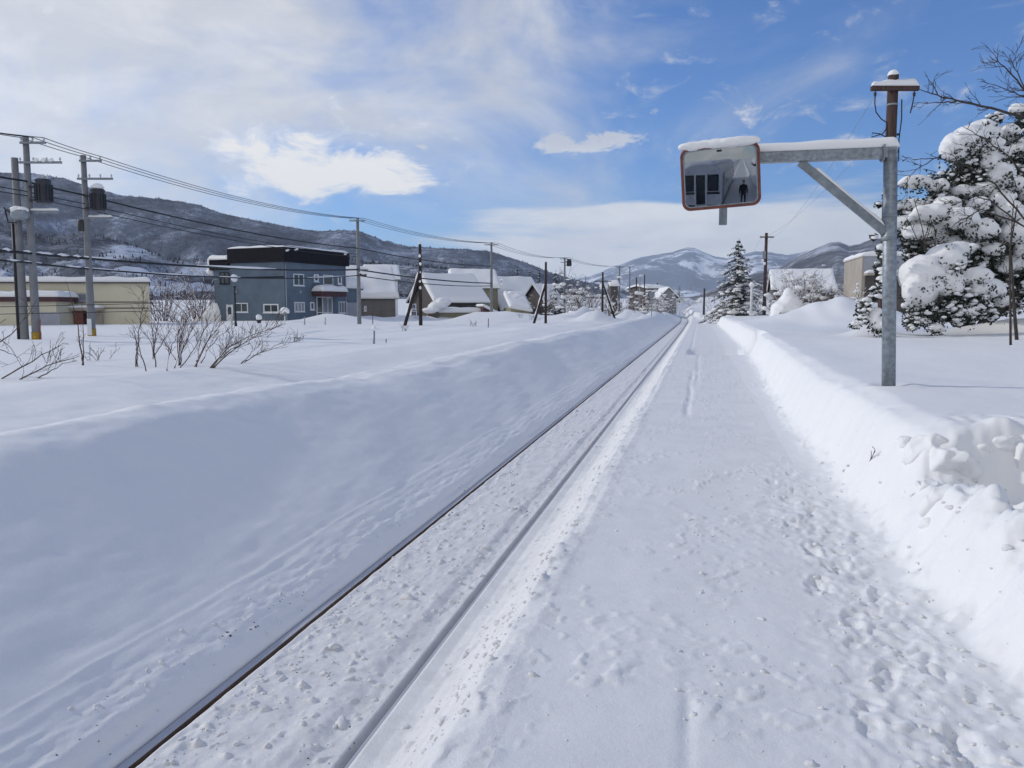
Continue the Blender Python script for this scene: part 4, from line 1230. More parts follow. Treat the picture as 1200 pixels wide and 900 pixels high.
m = MB(); fa.rect(m, .12, 7, zmd, zmd + .16, .0, 1.0); k = m.build('canopy', M['tan_wall'], t)
m = MB(); m.slab(fa.pt(.1, zmd + .163, 1.05), fa.pt(7, zmd + .163, 1.05), fa.pt(7, zmd + .163, .06), fa.pt(.1, zmd + .163, .06), .22, 18, 6, .2, .2, 3); m.build('snow_cap', M['snow_roof'], k, True)
m = MB(); fa.rect(m, .25, 7, 0, zmd - .01, .004, .04); m.build('shopfront', M['dark_wall'], t)
m = MB(); m.slab(c + V3(0, 0, ztp + .003) - d1 * .15 - d2 * .15, c + d1 * 7 + V3(0, 0, ztp + .003) - d2 * .15, c + d1 * 7 + d2 * 8 + V3(0, 0, ztp + .003), c + d2 * 8 + V3(0, 0, ztp + .003) - d1 * .15, .35, 18, 16, .3, .2, 8); m.build('snow_cap', M['snow_roof'], t, True)
# wide snow roof behind the bare shrubs
A0 = at_depth(905, 118); A1 = at_depth(975, 116)
gable_house('house', 'wide house whose snowy roof shows through the bare shrubs on the right', A0, A1 - A0, (A1 - A0).length, 11, 0, 4.9, 7.6, 'dark_wall', 'dark_wall', .3, .45, seed=21, group='houses by the line')
# roofs far along the line
A0 = at_depth(757, 205); A1 = at_depth(778, 207)
gable_house('house', 'far house with a long flat snow roof behind the round road mirror', A0, A1 - A0, (A1 - A0).length, 9, 1.5, 7.0, 7.6, 'dark_wall', None, .4, .5, seed=23, group='houses by the line')
A0 = at_depth(764, 178)
gable_house('house', 'far little house with a steep snow gable, left of the snow-dusted tree at the bend', A0, RIGHT * .02 - HEAD, 8, 3.4, 1.0, 4.6, 6.3, 'grey_wall', 'grey_wall', .4, .35, seed=25, group='houses by the line')
A0 = at_depth(715, 128); A1 = at_depth(721, 128)
gable_house('shed', 'dark narrow shed standing between the bushes and the twin-legged pole', A0, A1 - A0, (A1 - A0).length + .3, 3, .5, 5.6, 6.3, 'dark_wall', None, .15, .3, seed=29, group='houses by the line')

# ------------------------------------------------------------------ lamp, road mirror, stakes
p = onground(276.5, 58, 386)
t = empty('street_lamp', p, 'black lamp post with a snow-capped white globe in front of the blue-grey house', 'street lamp')
zl = ztop(274, 331, p)
m = MB(); m.lathe(p - UP * .3, [(.10, 0), (.10, .5), (.07, .55), (.06, zl - p.z - .1), (.11, zl - p.z - .02), (.11, zl - p.z + .05)], 12); m.build('post', M['black'], t, True)
m = MB(); m.ell(V3(p.x, p.y, zl + .26), (.23, .23, .23), 3, 1, 0); m.build('globe', M['lampglass'], t, True)
m = MB(); m.ell(V3(p.x, p.y, zl + .44), (.21, .21, .12), 3, 2, .1); m.build('snow_cap', M['snow_soft'], t, True)
# street lamp by the road, far
p = onground(749.5, 160, 355)
t = empty('street_lamp', p, 'far slender road lamp on a pale pole with a small lit-looking head', 'street lamp')
zl = ztop(749, 323, p)
m = MB(); m.tube([p - UP * .5, V3(p.x, p.y, zl)], [.13, .09], 8); m.build('post', M['galv'], t, True)
m = MB(); m.ell(V3(p.x, p.y, zl) + RIGHT * .25, (.5, .3, .2), 2, 1, .05); m.build('lamp_head', M['white'], t, True)
t['label'] = 'far slender road lamp on a pale pole with a small white head'
# round road mirror with snow hood
p = onground(763.5, 95, 363)
t = empty('road_mirror', p, 'small round road mirror hooded with snow on a thin post, far off', 'mirror')
zc = ztop(763, 345, p)
m = MB(); m.tube([p - UP * .5, V3(p.x, p.y, zc + .3)], .05, 8); m.build('post', M['galv'], t, True)
m = MB(); dn = (-HEAD * .8 + RIGHT * .45).normalized()
m.tube([V3(p.x, p.y, zc) - RIGHT * .15 + dn * .08, V3(p.x, p.y, zc) - RIGHT * .15 + dn * .20], [.46, .46], 24); m.build('rim', M['iron'], t)
m = MB(); m.tube([V3(p.x, p.y, zc) - RIGHT * .15 + dn * .203, V3(p.x, p.y, zc) - RIGHT * .15 + dn * .215], [.42, .38], 24); m.build('mirror_face', M['glass_pale'], t)
m = MB(); m.add(*fused([(V3(p.x, p.y, zc + .38) - RIGHT * (.15 - x), (.24, .25, .14 - .12 * abs(x))) for x in (-.34, -.18, 0, .18, .34)], .04, .01, 4)); m.build('snow_cap', M['snow_soft'], t, True)
def stake(px, py, pyt, dep, label, mat='iron', r=.03, cap=False, group='small stakes in the snow', dz=0):
    p = onground(px, dep, py); z = ztop(px, pyt, p)
    t = empty('marker_stake', p, label, 'stake', group)
    m = MB(); m.tube([p - UP * .4, V3(p.x + .02, p.y, z)], [r, r * .8], 8); m.build('post', M[mat], t, True)
    if cap:
        m = MB(); m.ell(V3(p.x + .02, p.y, z + r * .8), (r * 1.9, r * 1.9, r * 2.2), 2, 1, .1); m.build('snow_cap', M['snow_soft'], t, True)
stake(438, 405, 386, 29, 'pale stake standing in open snow below the taupe house', 'galv', .045, True)
stake(452, 404, 397, 29.5, 'short thin stake just right of the pale stake', 'twig', .02)
stake(357, 384, 371, 60, 'thin grey stake left of the blue house entrance', 'galv', .05)
stake(381, 384, 372, 60, 'thin grey stake straight in front of the blue house entrance', 'galv', .045)
stake(572, 378, 373, 50, 'tiny dark stake in the snow below the lean-to', 'twig', .03)
stake(436.5, 364, 362, 70, 'tiny dark stub beside the slim concrete pole', 'twig', .04)
stake(825, 356, 338, 118, 'dark post left of the conifer at the track bend', 'iron', .16, False, 'posts by the bend')
stake(880, 364, 335, 78, 'white snow-coated post between the conifer and the brown wooden pole', 'white', .13, True, 'posts by the bend')
# snow-hooded letter box and hydrant by the blue house
p = onground(303.5, 68, 376)
t = empty('hydrant', p, 'low dark hydrant topped by a ball of snow, before the blue-grey house', 'hydrant')
zc = ztop(303, 373.5, p)
m = MB(); m.lathe(p - UP * .3, [(.16, 0), (.16, max(.4, zc - p.z + .1)), (.2, max(.4, zc - p.z + .12)), (.2, max(.4, zc - p.z + .2))], 12); m.build('body', M['iron'], t, True)
m = MB(); m.ell(V3(p.x, p.y, zc + .1), (.26, .26, .25), 3, 2, .1); m.build('snow_cap', M['snow_soft'], t, True)
p = onground(334, 66, 380)
t = empty('letter_box', p, 'letter box on a thin white post buried under a snow hood, right of the hydrant', 'letter box')
zc = ztop(334, 366, p)
m = MB(); m.tube([p - UP * .3, V3(p.x, p.y, zc - .1)], .05, 8); m.build('post', M['white'], t, True)
m = MB(); m.box(V3(p.x, p.y, zc), (.5, .3, .3), RIGHT, HEAD); m.build('box', M['galv'], t, bevel=.03)
m = MB(); m.add(*fused([(V3(p.x, p.y, zc + .22), (.32, .25, .2)), (V3(p.x, p.y, zc + .05) - RIGHT * .2, (.24, .24, .22)), (V3(p.x, p.y, zc + .1) + RIGHT * .2, (.2, .22, .22))], .04, .02, 4)); m.build('snow_cap', M['snow_soft'], t, True)

# ------------------------------------------------------------------ vegetation
def grow(m, p, d, L, r, depth, rnd, droop=0.0, spread=.6, kids=4, wob=.18, nseg=5, tips=None, n=5, minr=.002, up=0.0, snow=None, snow_p=0):
    """a crooked limb with its side twigs"""
    pts = [p.copy()]; dd = d.normalized()
    for i in range(nseg):
        dd = (dd + V3(rnd.gauss(0, wob), rnd.gauss(0, wob), rnd.gauss(0, wob * .8) - droop + up)).normalized()
        pts.append(pts[-1] + dd * (L / nseg))
    rad = [max(minr, r * (1 - .75 * i / nseg)) for i in range(nseg + 1)]
    m.tube(pts, rad, n if depth > 1 else 4, caps=False)
    if snow is not None and rnd.random() < snow_p:
        h = [abs((pts[i + 1] - pts[i]).normalized().z) for i in range(nseg)]
        a = rnd.randint(0, nseg - 2); b = min(nseg, a + rnd.randint(2, 3))
        if min(h[a:b]) < .85:
            snow.tube([pts[i] + UP * rad[i] * 1.1 for i in range(a, b + 1)], [rad[a] * .5] + [rad[i] * 1.35 + .004 for i in range(a + 1, b)] + [rad[b] * .4], 6)
    if tips is not None and depth <= 1: tips.append(pts[-1])
    if depth > 1:
        for k in range(kids):
            f = .25 + .72 * (k + rnd.random()) / kids
            i = min(nseg - 1, int(f * nseg)); q = pts[i].lerp(pts[i + 1], f * nseg - i)
            ax = (pts[i + 1] - pts[i]).normalized()
            side = ax.orthogonal().normalized(); side = Matrix.Rotation(rnd.uniform(0, 6.28), 3, ax) @ side
            nd = (ax + side * spread * rnd.uniform(.7, 1.4)).normalized()
            grow(m, q, nd, L * rnd.uniform(.38, .62), max(minr, rad[i] * .55), depth - 1, rnd, droop, spread, max(2, kids - 1), wob, max(3, nseg - 1), tips, n, minr, up, snow, snow_p)

def bez(a, b, c, k=9):
    return [a * (1 - u) ** 2 + b * (2 * u * (1 - u)) + c * u * u for u in [i / k for i in range(k + 1)]]

# willow stems by the crest, drawn from their measured feet and tips
SHR = 'bare shrubs in the field on the left'
def stems(label, specs, depth, mat, seed, twigs=7, tl=.45, r0=.016, name='bare_shrub', snow=False, dz=.6):
    rnd = random.Random(seed)
    base, dep0 = hit(specs[0][0][0], specs[0][0][1], 6, 40)
    t = empty(name, base, label, 'shrub', SHR)
    for pts in specs:
        m = MB(); sn = MB()
        b, dep = hit(*pts[0], 6, 40)
        dep = dep if depth is None else depth
        b = b if depth is None else P(*pts[0], depth)
        off = rnd.uniform(-dz, dz)
        if len(pts) == 2:
            c = P(*pts[1], dep + off); mid = b.lerp(c, .5) + V3(rnd.gauss(0, .03), 0, rnd.uniform(0, .1))
        else:
            c = P(*pts[2], dep + off); mm = P(*pts[1], dep + off * .5); mid = mm * 2 - (b + c) * .5
        path = bez(b - (mid - b).normalized() * .15, mid, c, 10)
        path = [q + V3(rnd.gauss(0, .012), 0, rnd.gauss(0, .012)) for q in path]
        L = (c - b).length; r = r0 * (.6 + .25 * L)
        m.tube(path, [max(.004, r * (1 - .85 * i / 10)) for i in range(11)], 6)
        if snow:
            sn.tube([q + UP * r * .8 for q in path[1:5]], [r * .2, r * .7, r * .6, r * .2], 6)
        for k in range(int(twigs * L)):
            f = rnd.uniform(.25, .98); i = min(9, int(f * 10)); q = path[i].lerp(path[i + 1], f * 10 - i)
            ax = (path[i + 1] - path[i]).normalized()
            side = Matrix.Rotation(rnd.uniform(0, 6.28), 3, ax) @ ax.orthogonal().normalized()
            grow(m, q, ax * .6 + side * .55 + UP * .45, tl * rnd.uniform(.4, 1.1), max(.0035, r * .35 * (1 - f * .5)), 2, rnd, 0, .6, 2, .2, 3, None, 4, .0028, .05)
        st = m.build('stem', M[mat], t, True)
        if snow and sn.v: sn.build('clinging_snow', M['snow_soft'], st, True)
k = lambda x, y: (140 + x / 5.4545, 320 + y / 5.4545)
stems('bare upright shrub at the left end of the thicket, against the cream building', [(k(105, 600), k(125, 370), k(158, 110)), (k(172, 628), k(130, 480), k(95, 400)), (k(122, 600), k(112, 480), k(100, 420)),
      (k(232, 602), k(215, 430), k(200, 240)), (k(222, 545), k(235, 380), k(262, 255)), (k(222, 530), k(300, 400), k(350, 300)), (k(218, 550), k(190, 420), k(110, 350))], None, 'twig', 1, 8, .4)
stems('tangled main thicket of reddish bare stems in front of the blue-grey house', [(k(298, 626), k(330, 480), k(390, 350)), (k(350, 610), k(390, 470), k(425, 360)), (k(378, 588), k(420, 440), k(530, 250)), (k(382, 586), k(430, 420), k(610, 160)),
      (k(395, 605), k(480, 480), k(540, 360)), (k(360, 556), k(300, 450), k(150, 305)), (k(485, 600), k(560, 440), k(625, 270)), (k(490, 566), k(590, 400), k(700, 270)), (k(520, 576), k(600, 440), k(715, 350)), (k(390, 590), k(370, 420), k(430, 300)),
      (k(375, 590), k(400, 380), k(455, 270)), (k(488, 602), k(520, 420), k(560, 340))], None, 'twig_red', 2, 9, .42, .016, snow=True)
stems('long stems arching low to the right, from one foot beneath the lamp post', [(k(580, 606), k(740, 450), k(1060, 325)), (k(605, 606), k(720, 480), k(930, 395)), (k(590, 604), k(650, 510), k(740, 390)), (k(598, 604), k(760, 470), k(985, 360))], None, 'twig', 3, 14, .4, .016, snow=True)
stems('single low twig arching right over the snow beyond the long stems', [(k(775, 580), k(900, 508), k(1155, 430)), (k(790, 574), k(920, 500), k(1060, 440)), (k(778, 580), k(850, 505), k(905, 440))], None, 'twig', 4, 10, .35, .012)
g_ = lambda x, y: (x / 4.5, 270 + y / 4.5)
stems('two straight bare saplings standing alone right of the duct pole', [(g_(437, 712), g_(410, 500), g_(345, 270)), (g_(437, 712), g_(440, 560), g_(432, 370)), (g_(432, 690), g_(428, 640), g_(424, 600))], None, 'twig_red', 5, 2.2, .3, .016)
stems('snowy arching brambles leaning in from the left edge', [((-30, 462), g_(180, 680), g_(360, 590)), ((-30, 472), g_(200, 740), g_(420, 665)), (g_(162, 802), g_(280, 730), g_(410, 685)), ((-25, 385), (4, 398), g_(115, 715)), ((-20, 405), (8, 412), g_(110, 690)), ((-25, 415), (15, 390), (42, 352))], 14.5, 'twig', 6, 4, .35, .016, snow=True, dz=.3)
# withered weeds poking from the snow
def weeds():
    rnd = random.Random(5)
    for i, (px, py, n, h, lab) in enumerate(((115, 422, 7, .35, 'withered weed tuft right of the two straight saplings'), (60, 425, 6, .4, 'withered weed tuft between the brambles and the duct pole'), (347, 400, 5, .35, 'small withered weed below the letter box'),
                                     (473, 388, 6, .4, 'withered weed clump below the braced dark pole'), (556, 383, 6, .4, 'faint withered weeds left of the tiny dark stake'), (611, 372, 5, .5, 'withered weeds to the left of the braced pole by the big roof'),
                                     (622, 374, 5, .55, 'pair of dry stalks beside the braced pole by the big roof'), (629, 373, 4, .55, 'dry stalk nearest the braced pole by the big roof'), (743, 366, 5, .6, 'dark little weed on the crest left of the round road mirror'))):
        b, dep = hit(px, py, 8, 90)
        t = empty('dry_weed', b, lab, 'weed', 'withered weeds in the snow'); m = MB()
        for _ in range(n):
            q = b + V3(rnd.gauss(0, .12), rnd.gauss(0, .12), -.05)
            grow(m, q, V3(rnd.gauss(0, .3), rnd.gauss(0, .3), 1), h * rnd.uniform(.6, 1.2), .004 + dep * .00012, 2, rnd, 0, .5, 3, .15, 4, None, 4, .003 + dep * .00006)
        m.build('stalks', M['twig'], t, True)
weeds()

# ------------------------------------------------------------------ conifers
def conifer(name, label, base, H, W, seed, snowy=.6, whorls=20, group='snow-dusted conifers', per=9, dens=1.0, lean=0):
    rnd = random.Random(seed)
    t = empty(name, base, label, 'tree', group)
    m = MB(); m.tube([base - UP * .4, base + UP * H * .5, base + UP * H], [H * .022, H * .013, .012], 8); m.build('trunk', M['bark'], t, True)
    lf = MB(); sn = MB()
    fl = []; sp = []
    for w in range(whorls):
        f = (w + .5) / whorls; z = H * (.06 + .92 * f)
        Lw = W / 2 * (1 - f) ** .82 * (1 + .12 * math.sin(w * 2.1)) + .10
        nb = max(4, int(per * (1 - f * .45)))
        a0 = rnd.random() * 6
        for b in range(nb):
            a = a0 + 2 * math.pi * b / nb + rnd.gauss(0, .18)
            L = Lw * rnd.uniform(.58, 1.24)
            e = V3(math.cos(a), math.sin(a), 0); s = V3(-e.y, e.x, 0)
            rise_ = .25 * (f - .35) + rnd.gauss(0, .05); z = H * (.06 + .92 * min(.985, max(.02, f + rnd.gauss(0, .4) / whorls)))
            n = max(3, int(L * 7 * dens))
            path = []
            for i in range(n + 1):
                u = i / n
                path.append(base + UP * (z + L * (rise_ * u - .42 * u * u + .12 * u ** 3)) + e * (L * u) + s * rnd.gauss(0, .02))
            lf.tube([path[0], path[n // 2], path[-1]], [.02, .014, .006], 4, caps=False)
            for i in range(1, n + 1):
                u = i / n; wd = L * .26 * (1 - u * .75) + .05
                for _ in range(int(4 * dens) + 2):
                    sd = rnd.uniform(-1, 1)
                    fl.append(path[i] + s * (sd * wd) - UP * (abs(sd) * wd * .35 + rnd.uniform(0, .16)))
                if rnd.random() < snowy * .6 and u > .18:
                    r = wd * rnd.uniform(.4, .95)
                    sp.append((path[i] + UP * .05 + s * rnd.gauss(0, wd * .3), (r * 1.0 + .03, r * 1.0 + .03, .04 + r * .26)))
    lf.leaves(fl, .17 / max(.6, dens) ** .5, rnd, -.1, .42)
    lf.build('crown', M['needle'], t)
    for i, (c, r) in enumerate(sp): sn.ell(c, r, 1, i % 17, .35)
    tag(sn.build('snow_cover', M['snow_soft'], t, True), kind='stuff')
p = onground(864, 82, 359); p.z -= .1
conifer('conifer_tree', 'tall pointed conifer laden with snow, left of the brown wooden pole', p, ztop(866, 279, p) - p.z, 76 / F * 82, 3, .28, 27, dens=1.15, per=7)
for px, top, dep, wpx, lab, sd in ((651, 317, 112, 30, 'small snowy spruce right of the big hipped roof', 4), (796, 334, 300, 24, 'broad brownish snow-dusted conifer where the track bends', 5), (632, 311, 150, 14, 'far pair-topped spruce above the big hipped roof, right one', 6), (621, 316, 152, 14, 'far spruce above the big hipped roof, left one', 7),
                                   (543, 303, 185, 16, 'far dark spruce above the ochre-gabled house', 8), (606, 312, 160, 9, 'far narrow spruce between the ochre gable and the big hipped roof', 9)):
    p = onground(px, dep, 356); p.z -= .5
    conifer('spruce_tree', lab, p, ztop(px, top, p) - p.z, wpx / F * dep, sd, .5, 10, dens=.5, per=7)

# ------------------------------------------------------------------ bare and snow-filled bushes
def bush(name, label, p, H, W, seed, snow=.5, n=60, mat='twig', group='snow-filled bushes along the line', cat='bush', r=.02, lumps=0, lev=3):
    rnd = random.Random(seed)
    t = empty(name, p, label, cat, group); m = MB(); sn = MB(); tips = []
    for i in range(n):
        a = rnd.uniform(0, 6.28); k = rnd.random() ** .7
        q = p + V3(math.cos(a), math.sin(a), 0) * (W * .25 * k) - UP * .1
        d = V3(math.cos(a) * k * W / H * .75, math.sin(a) * k * W / H * .75, 1)
        grow(m, q, d, H * rnd.uniform(.55, .95), r * rnd.uniform(.6, 1.2), lev, rnd, .02, .7, 3, .16, 4, tips, 4, r * .28, 0, sn, snow)
    m.build('branches', M[mat], t)
    for i in range(lumps):
        q = rnd.choice(tips); s = H * rnd.uniform(.015, .06)
        sn.ell(q - UP * H * rnd.uniform(0, .35), (s * rnd.uniform(1.2, 2.4), s * 1.3, s * rnd.uniform(.5, .9)), 2, i, .45)
    if sn.v: tag(sn.build('snow_cover', M['snow_soft'], t, True), kind='stuff')
    return t
for px, top, dep, wpx, sn, n, lm, lab, mt, sd in (
    (676, 331, 105, 30, .5, 16, 34, 'snow-filled bush just right of the transformer can pole', 'twig', 1), (692, 330, 100, 26, .5, 14, 34, 'snow-filled bush left of the right-braced dark pole', 'twig', 2), (715, 340, 104, 26, .45, 14, 24, 'snowy bush under the brace of the right-braced pole', 'twig', 3),
    (733, 337, 112, 26, .4, 14, 20, 'snowy bush between the twin-legged pole and the road lamp', 'twig', 4), (752, 340, 120, 22, .4, 14, 16, 'low snowy bush at the foot of the road lamp', 'twig', 5), (772, 344, 125, 18, .9, 10, 46, 'round snow-covered bush just right of the round road mirror', 'twig', 6),
    (665, 322, 128, 26, .4, 16, 12, 'tall bare bush behind the transformer can pole', 'bark', 7), (684, 322, 140, 30, .25, 16, 6, 'grey bare trees massed behind the snow-filled bushes', 'bark', 8),
    (768, 345, 150, 16, .6, 8, 30, 'snowy bush close in front of the far little gable', 'twig', 31), (788, 345, 165, 16, .5, 10, 26, 'snowy bush right of the far little gable, by the bend', 'twig', 32),
    (640, 335, 108, 14, .6, 10, 30, 'snow-plastered bush beside the small grey-roofed house', 'twig', 9)):
    p = onground(px, dep, 357); p.z -= .3
    bush('snowy_bush', lab, p, ztop(px, top, p) - p.z, wpx / F * dep, sd, sn, n, mt, r=.05, lumps=lm)
for px, top, dep, wpx, sn, n, lm, lab, mt, sd in (
    (938, 318, 70, 34, .6, 14, 34, 'bare spreading shrub just right of the brown wooden pole', 'twig', 11), (958, 312, 72, 40, .6, 16, 34, 'tall bare spreading shrub in front of the wide snowy roof', 'twig', 12), (918, 322, 76, 30, .9, 10, 40, 'shrub heavy with snow balls behind the brown wooden pole', 'twig', 13),
    (985, 332, 70, 30, .9, 12, 60, 'low snow-filled bush left of the tan building', 'twig', 14), (1003, 336, 60, 26, .9, 10, 50, 'low snow-filled bush below the tan building', 'twig', 15), (885, 334, 90, 24, .9, 8, 50, 'rounded snowy shrub between the conifer and the brown pole', 'twig', 16),
    (842, 344, 130, 26, .5, 12, 14, 'dark low bush left of the conifer', 'twig', 17), (812, 348, 250, 20, .5, 10, 10, 'far low bush beside the broad conifer at the bend', 'twig', 18)):
    p = onground(px, dep, 360); p.z -= .3
    bush('snowy_shrub', lab, p, ztop(px, top, p) - p.z, wpx / F * dep, sd, sn, n, mt, r=.036, lumps=lm)
# brown thickets behind the field on the left
for px, top, dep, wpx, sn, n, lab, sd in ((192, 322, 82, 36, .35, 20, 'brown thicket between the cream building and the blue-grey house, left half', 21), (232, 318, 84, 44, .5, 24, 'brown thicket tight against the left end of the blue-grey house', 22), (212, 350, 78, 40, .6, 10, 'low snowy brush in front of the brown thickets', 23),
                                          (505, 318, 125, 30, .35, 14, 'brown tree mass between the taupe house and the low house', 24), (528, 322, 122, 26, .5, 10, 'snow-speckled tree just left of the ochre-gabled house', 25)):
    p = onground(px, dep, 368); p.z -= .3
    bush('bare_thicket', lab, p, ztop(px, top, p) - p.z, wpx / F * dep, sd, sn, n, 'twig_red', 'brown thickets among the houses', 'thicket', .045)
# pile of shovelled snow leaning on the blue house
p = at_depth(251, 84.6)
m = MB(); m.add(*fused([(V3(p.x, p.y, .8) + RIGHT * (a + .75), (.8, 1.4, h)) for a, h in ((-1.9, .5), (-1.4, .95), (-.9, 1.4), (-.4, 1.95), (.1, 2.5))], .14, .05, 9))
o = m.build('snow_pile', M['snow'], None, True, V3(p.x, p.y, 1.0)); tag(o, 'steep white snow pile against the left end of the blue-grey house', 'snow pile')
# heaped snow over a buried bush, right of the brown pole
p = onground(924, 66, 362)
t = empty('buried_bush', p, 'bush buried under a smooth dome of snow, right of the brown wooden pole', 'bush')
hh = ztop(922, 338, p) - p.z
m = MB(); m.add(*fused([(p + UP * hh * .25, (1.35, 1.2, hh * .40)), (p + UP * hh * .52, (.85, .85, hh * .32)), (p + UP * hh * .80, (.45, .45, hh * .22)), (p - RIGHT * .8 + UP * .1, (.7, .8, .45)), (p + RIGHT * .9 + UP * .1, (.7, .8, .4))], .09, .03, 7))
m.build('snow_cover', M['snow_soft'], t, True)
rnd = random.Random(8); m = MB()
m.leaves([p - HEAD * 1.15 + RIGHT * rnd.gauss(s, .28) + UP * rnd.uniform(-.1, .35) - HEAD * rnd.uniform(-.1, .2) for s in (-.55, .75) for _ in range(70)], .13, rnd)
m.build('foliage', M['leaf'], t)

# ------------------------------------------------------------------ the snow-laden evergreens on the right
def evergreen(name, label, base, dep, lumps, fills, seed, leaf=.11, trunk=True, flecks=160, group='snow-laden evergreens on the right', extra=None):
    """lumps: (px, py, half width, half height, depth offset) snow masses; fills: same, dark foliage masses"""
    rnd = random.Random(seed); sc = dep / F
    t = empty(name, base, label, 'tree' if trunk else 'bush', group)
    if trunk:
        m = MB()
        for ax in trunk: grow(m, base - UP * .3 + V3(ax[0] * .3, 0, 0), V3(*ax[:3]), ax[3], .16, 3, rnd, 0, .7, 6, .12, 7, None, 7, .012)
        m.build('trunk', M['bark'], t, True)
    els = []; pts = []; fl = []
    for (px, py, w, h, off) in lumps:
        D = dep + off; c = P(px, py, D); rx, rz = w * sc * .97, h * sc * .90; ry = (rx + rz) * .55
        els.append((c, (rx, ry, rz)))
        # sub-lumps that break the outline
        for _ in range(3):
            a = rnd.uniform(0, 6.28)
            els.append((c + RIGHT * math.cos(a) * rx * .75 + UP * (math.sin(a) * rz * .55) - HEAD * rnd.uniform(-.2, .7) * ry, (rx * .42, ry * .45, rz * .42)))
        # sprays that poke through the snow
        for _ in range(int(1 + w * h / 80)):
            a = rnd.uniform(-2.9, -.2) if rnd.random() < .8 else rnd.uniform(0, 3.1); b = rnd.uniform(.2, 1.0)
            q = c + RIGHT * (math.cos(a) * b * rx) + UP * (math.sin(a) * b * rz) - HEAD * (ry * math.sqrt(max(0, 1 - b * b * .9)) + .03)
            for _ in range(rnd.randint(5, 16)): pts.append(q + V3(rnd.gauss(0, .09), rnd.gauss(0, .06), rnd.gauss(0, .07)))
        # foliage hanging out beneath the snow
        n = int(55 + 2600 * sc * sc * w * h / 10)
        for _ in range(n):
            a = rnd.uniform(0, 6.28); b = rnd.random() ** .5
            q = c + RIGHT * (math.cos(a) * b * rx * 1.12) + HEAD * (math.sin(a) * b * ry * 1.15)
            zz = -rz * (math.sqrt(max(0, 1 - b * b)) * .75 + .25) - rnd.expovariate(1 / .10)
            pts.append(q + UP * (zz * .95))
    for (px, py, w, h, off) in fills:
        D = dep + off; c = P(px, py, D); rx, rz = w * sc, h * sc; ry = min(.9, (rx + rz) * .5)
        n = int(5.2 * w * h * .5 * max(.5, (dep / 24)) ** 0) + 40
        for _ in range(n):
            v = V3(rnd.gauss(0, 1), rnd.gauss(0, 1), rnd.gauss(0, 1)).normalized() * (rnd.random() ** .4)
            k = .75 + .45 * mnoise.noise(V3(v.x * 2.2, v.y * 2.2, v.z * 2.2 + seed + px * .1))
            pts.append(c + RIGHT * v.x * rx * k + HEAD * v.y * ry * k + UP * v.z * rz * k)
            if rnd.random() < .05: fl.append(pts[-1] - HEAD * .1)
    # sprigs that stick out past the outline
    m = MB(); m.leaves(pts, leaf, rnd, 0, .55)
    m.build('crown', M['leaf'], t)
    m = MB(); m.add(*fused(els, .036, .030, 3.0, 3))
    m.build('snow_cover', M['snow_soft'], t, True)
    m = MB()
    for i, q in enumerate(fl):
        s = rnd.uniform(.03, .09); m.ell(q + UP * .04, (s * 1.3, s * 1.2, s * .7), 1, i % 13, .4)
    o = m.build('snow_flecks', M['snow_soft'], t, True); o['kind'] = 'stuff'

DE = 25.0
b_, _ = hit(1120, 385, 12, 40)
bb = onground(1140, DE + 1.0, 380)
evergreen('evergreen_tree', 'tall dark evergreen bowed under heavy pillows of snow, at the right edge', bb, DE,
    [(1118, 172, 15, 17, -.3), (1135, 162, 20, 16, -.2), (1152, 152, 16, 13, 0), (1160, 168, 12, 12, .2), (1193, 128, 10, 7, .3), (1183, 153, 11, 9, .3), (1160, 190, 12, 14, .2), (1172, 205, 17, 16, .1), (1198, 175, 14, 12, .4),
     (1072, 213, 18, 9, .3), (1100, 218, 13, 9, .2), (1110, 238, 16, 9, -.2), (1128, 224, 13, 8, .1), (1092, 250, 24, 12, -.3), (1125, 256, 20, 14, -.5), (1146, 240, 13, 11, -.2), (1060, 262, 16, 10, .1), (1075, 272, 18, 10, -.2), (1150, 268, 18, 13, -.5), (1182, 248, 17, 14, -.2),
     (1172, 232, 14, 12, 0), (1190, 272, 18, 16, -.3), (1210, 225, 18, 18, .3), (1205, 290, 16, 18, -.2), (1165, 292, 12, 8, -.4), (1235, 200, 22, 20, .5), (1240, 260, 26, 24, .3), (1225, 160, 16, 12, .5), (1043, 285, 9, 6, .3), (1050, 242, 8, 6, .4), (1090, 272, 20, 12, .2), (1110, 284, 18, 9, .3), (1140, 285, 16, 10, .1), (1185, 310, 18, 12, .1), (1150, 222, 14, 10, .2), (1188, 215, 14, 10, .2), (1172, 180, 12, 10, .3), (1210, 250, 18, 14, .1), (1066, 240, 14, 8, .3)],
    [(1150, 205, 40, 40, .6), (1180, 190, 34, 44, .8), (1110, 245, 38, 28, .5), (1160, 260, 40, 36, .5), (1195, 285, 34, 36, .5), (1070, 250, 24, 22, .5), (1190, 320, 34, 34, .4), (1150, 300, 34, 26, .5), (1050, 270, 16, 14, .4), (1075, 290, 22, 20, .5), (1220, 240, 36, 50, .8), (1222, 320, 34, 50, .6),
     (1120, 268, 62, 52, 1.3), (1175, 330, 55, 55, 1.0), (1092, 312, 44, 46, 1.2), (1175, 215, 50, 60, 1.2), (1120, 215, 40, 26, .9), (1030, 240, 7, 4, .3), (1024, 277, 6, 4, .3), (1040, 230, 9, 6, .4), (1200, 145, 14, 14, .6), (1165, 140, 14, 9, .4), (1135, 190, 22, 14, .4)],
    4, .105, [(-.1, .0, 1, 4.6), (.35, .1, 1, 4.9), (-.5, -.05, .8, 3.6), (.7, .1, .9, 4.2)])
b2 = onground(1108, DE - 1.5, 392)
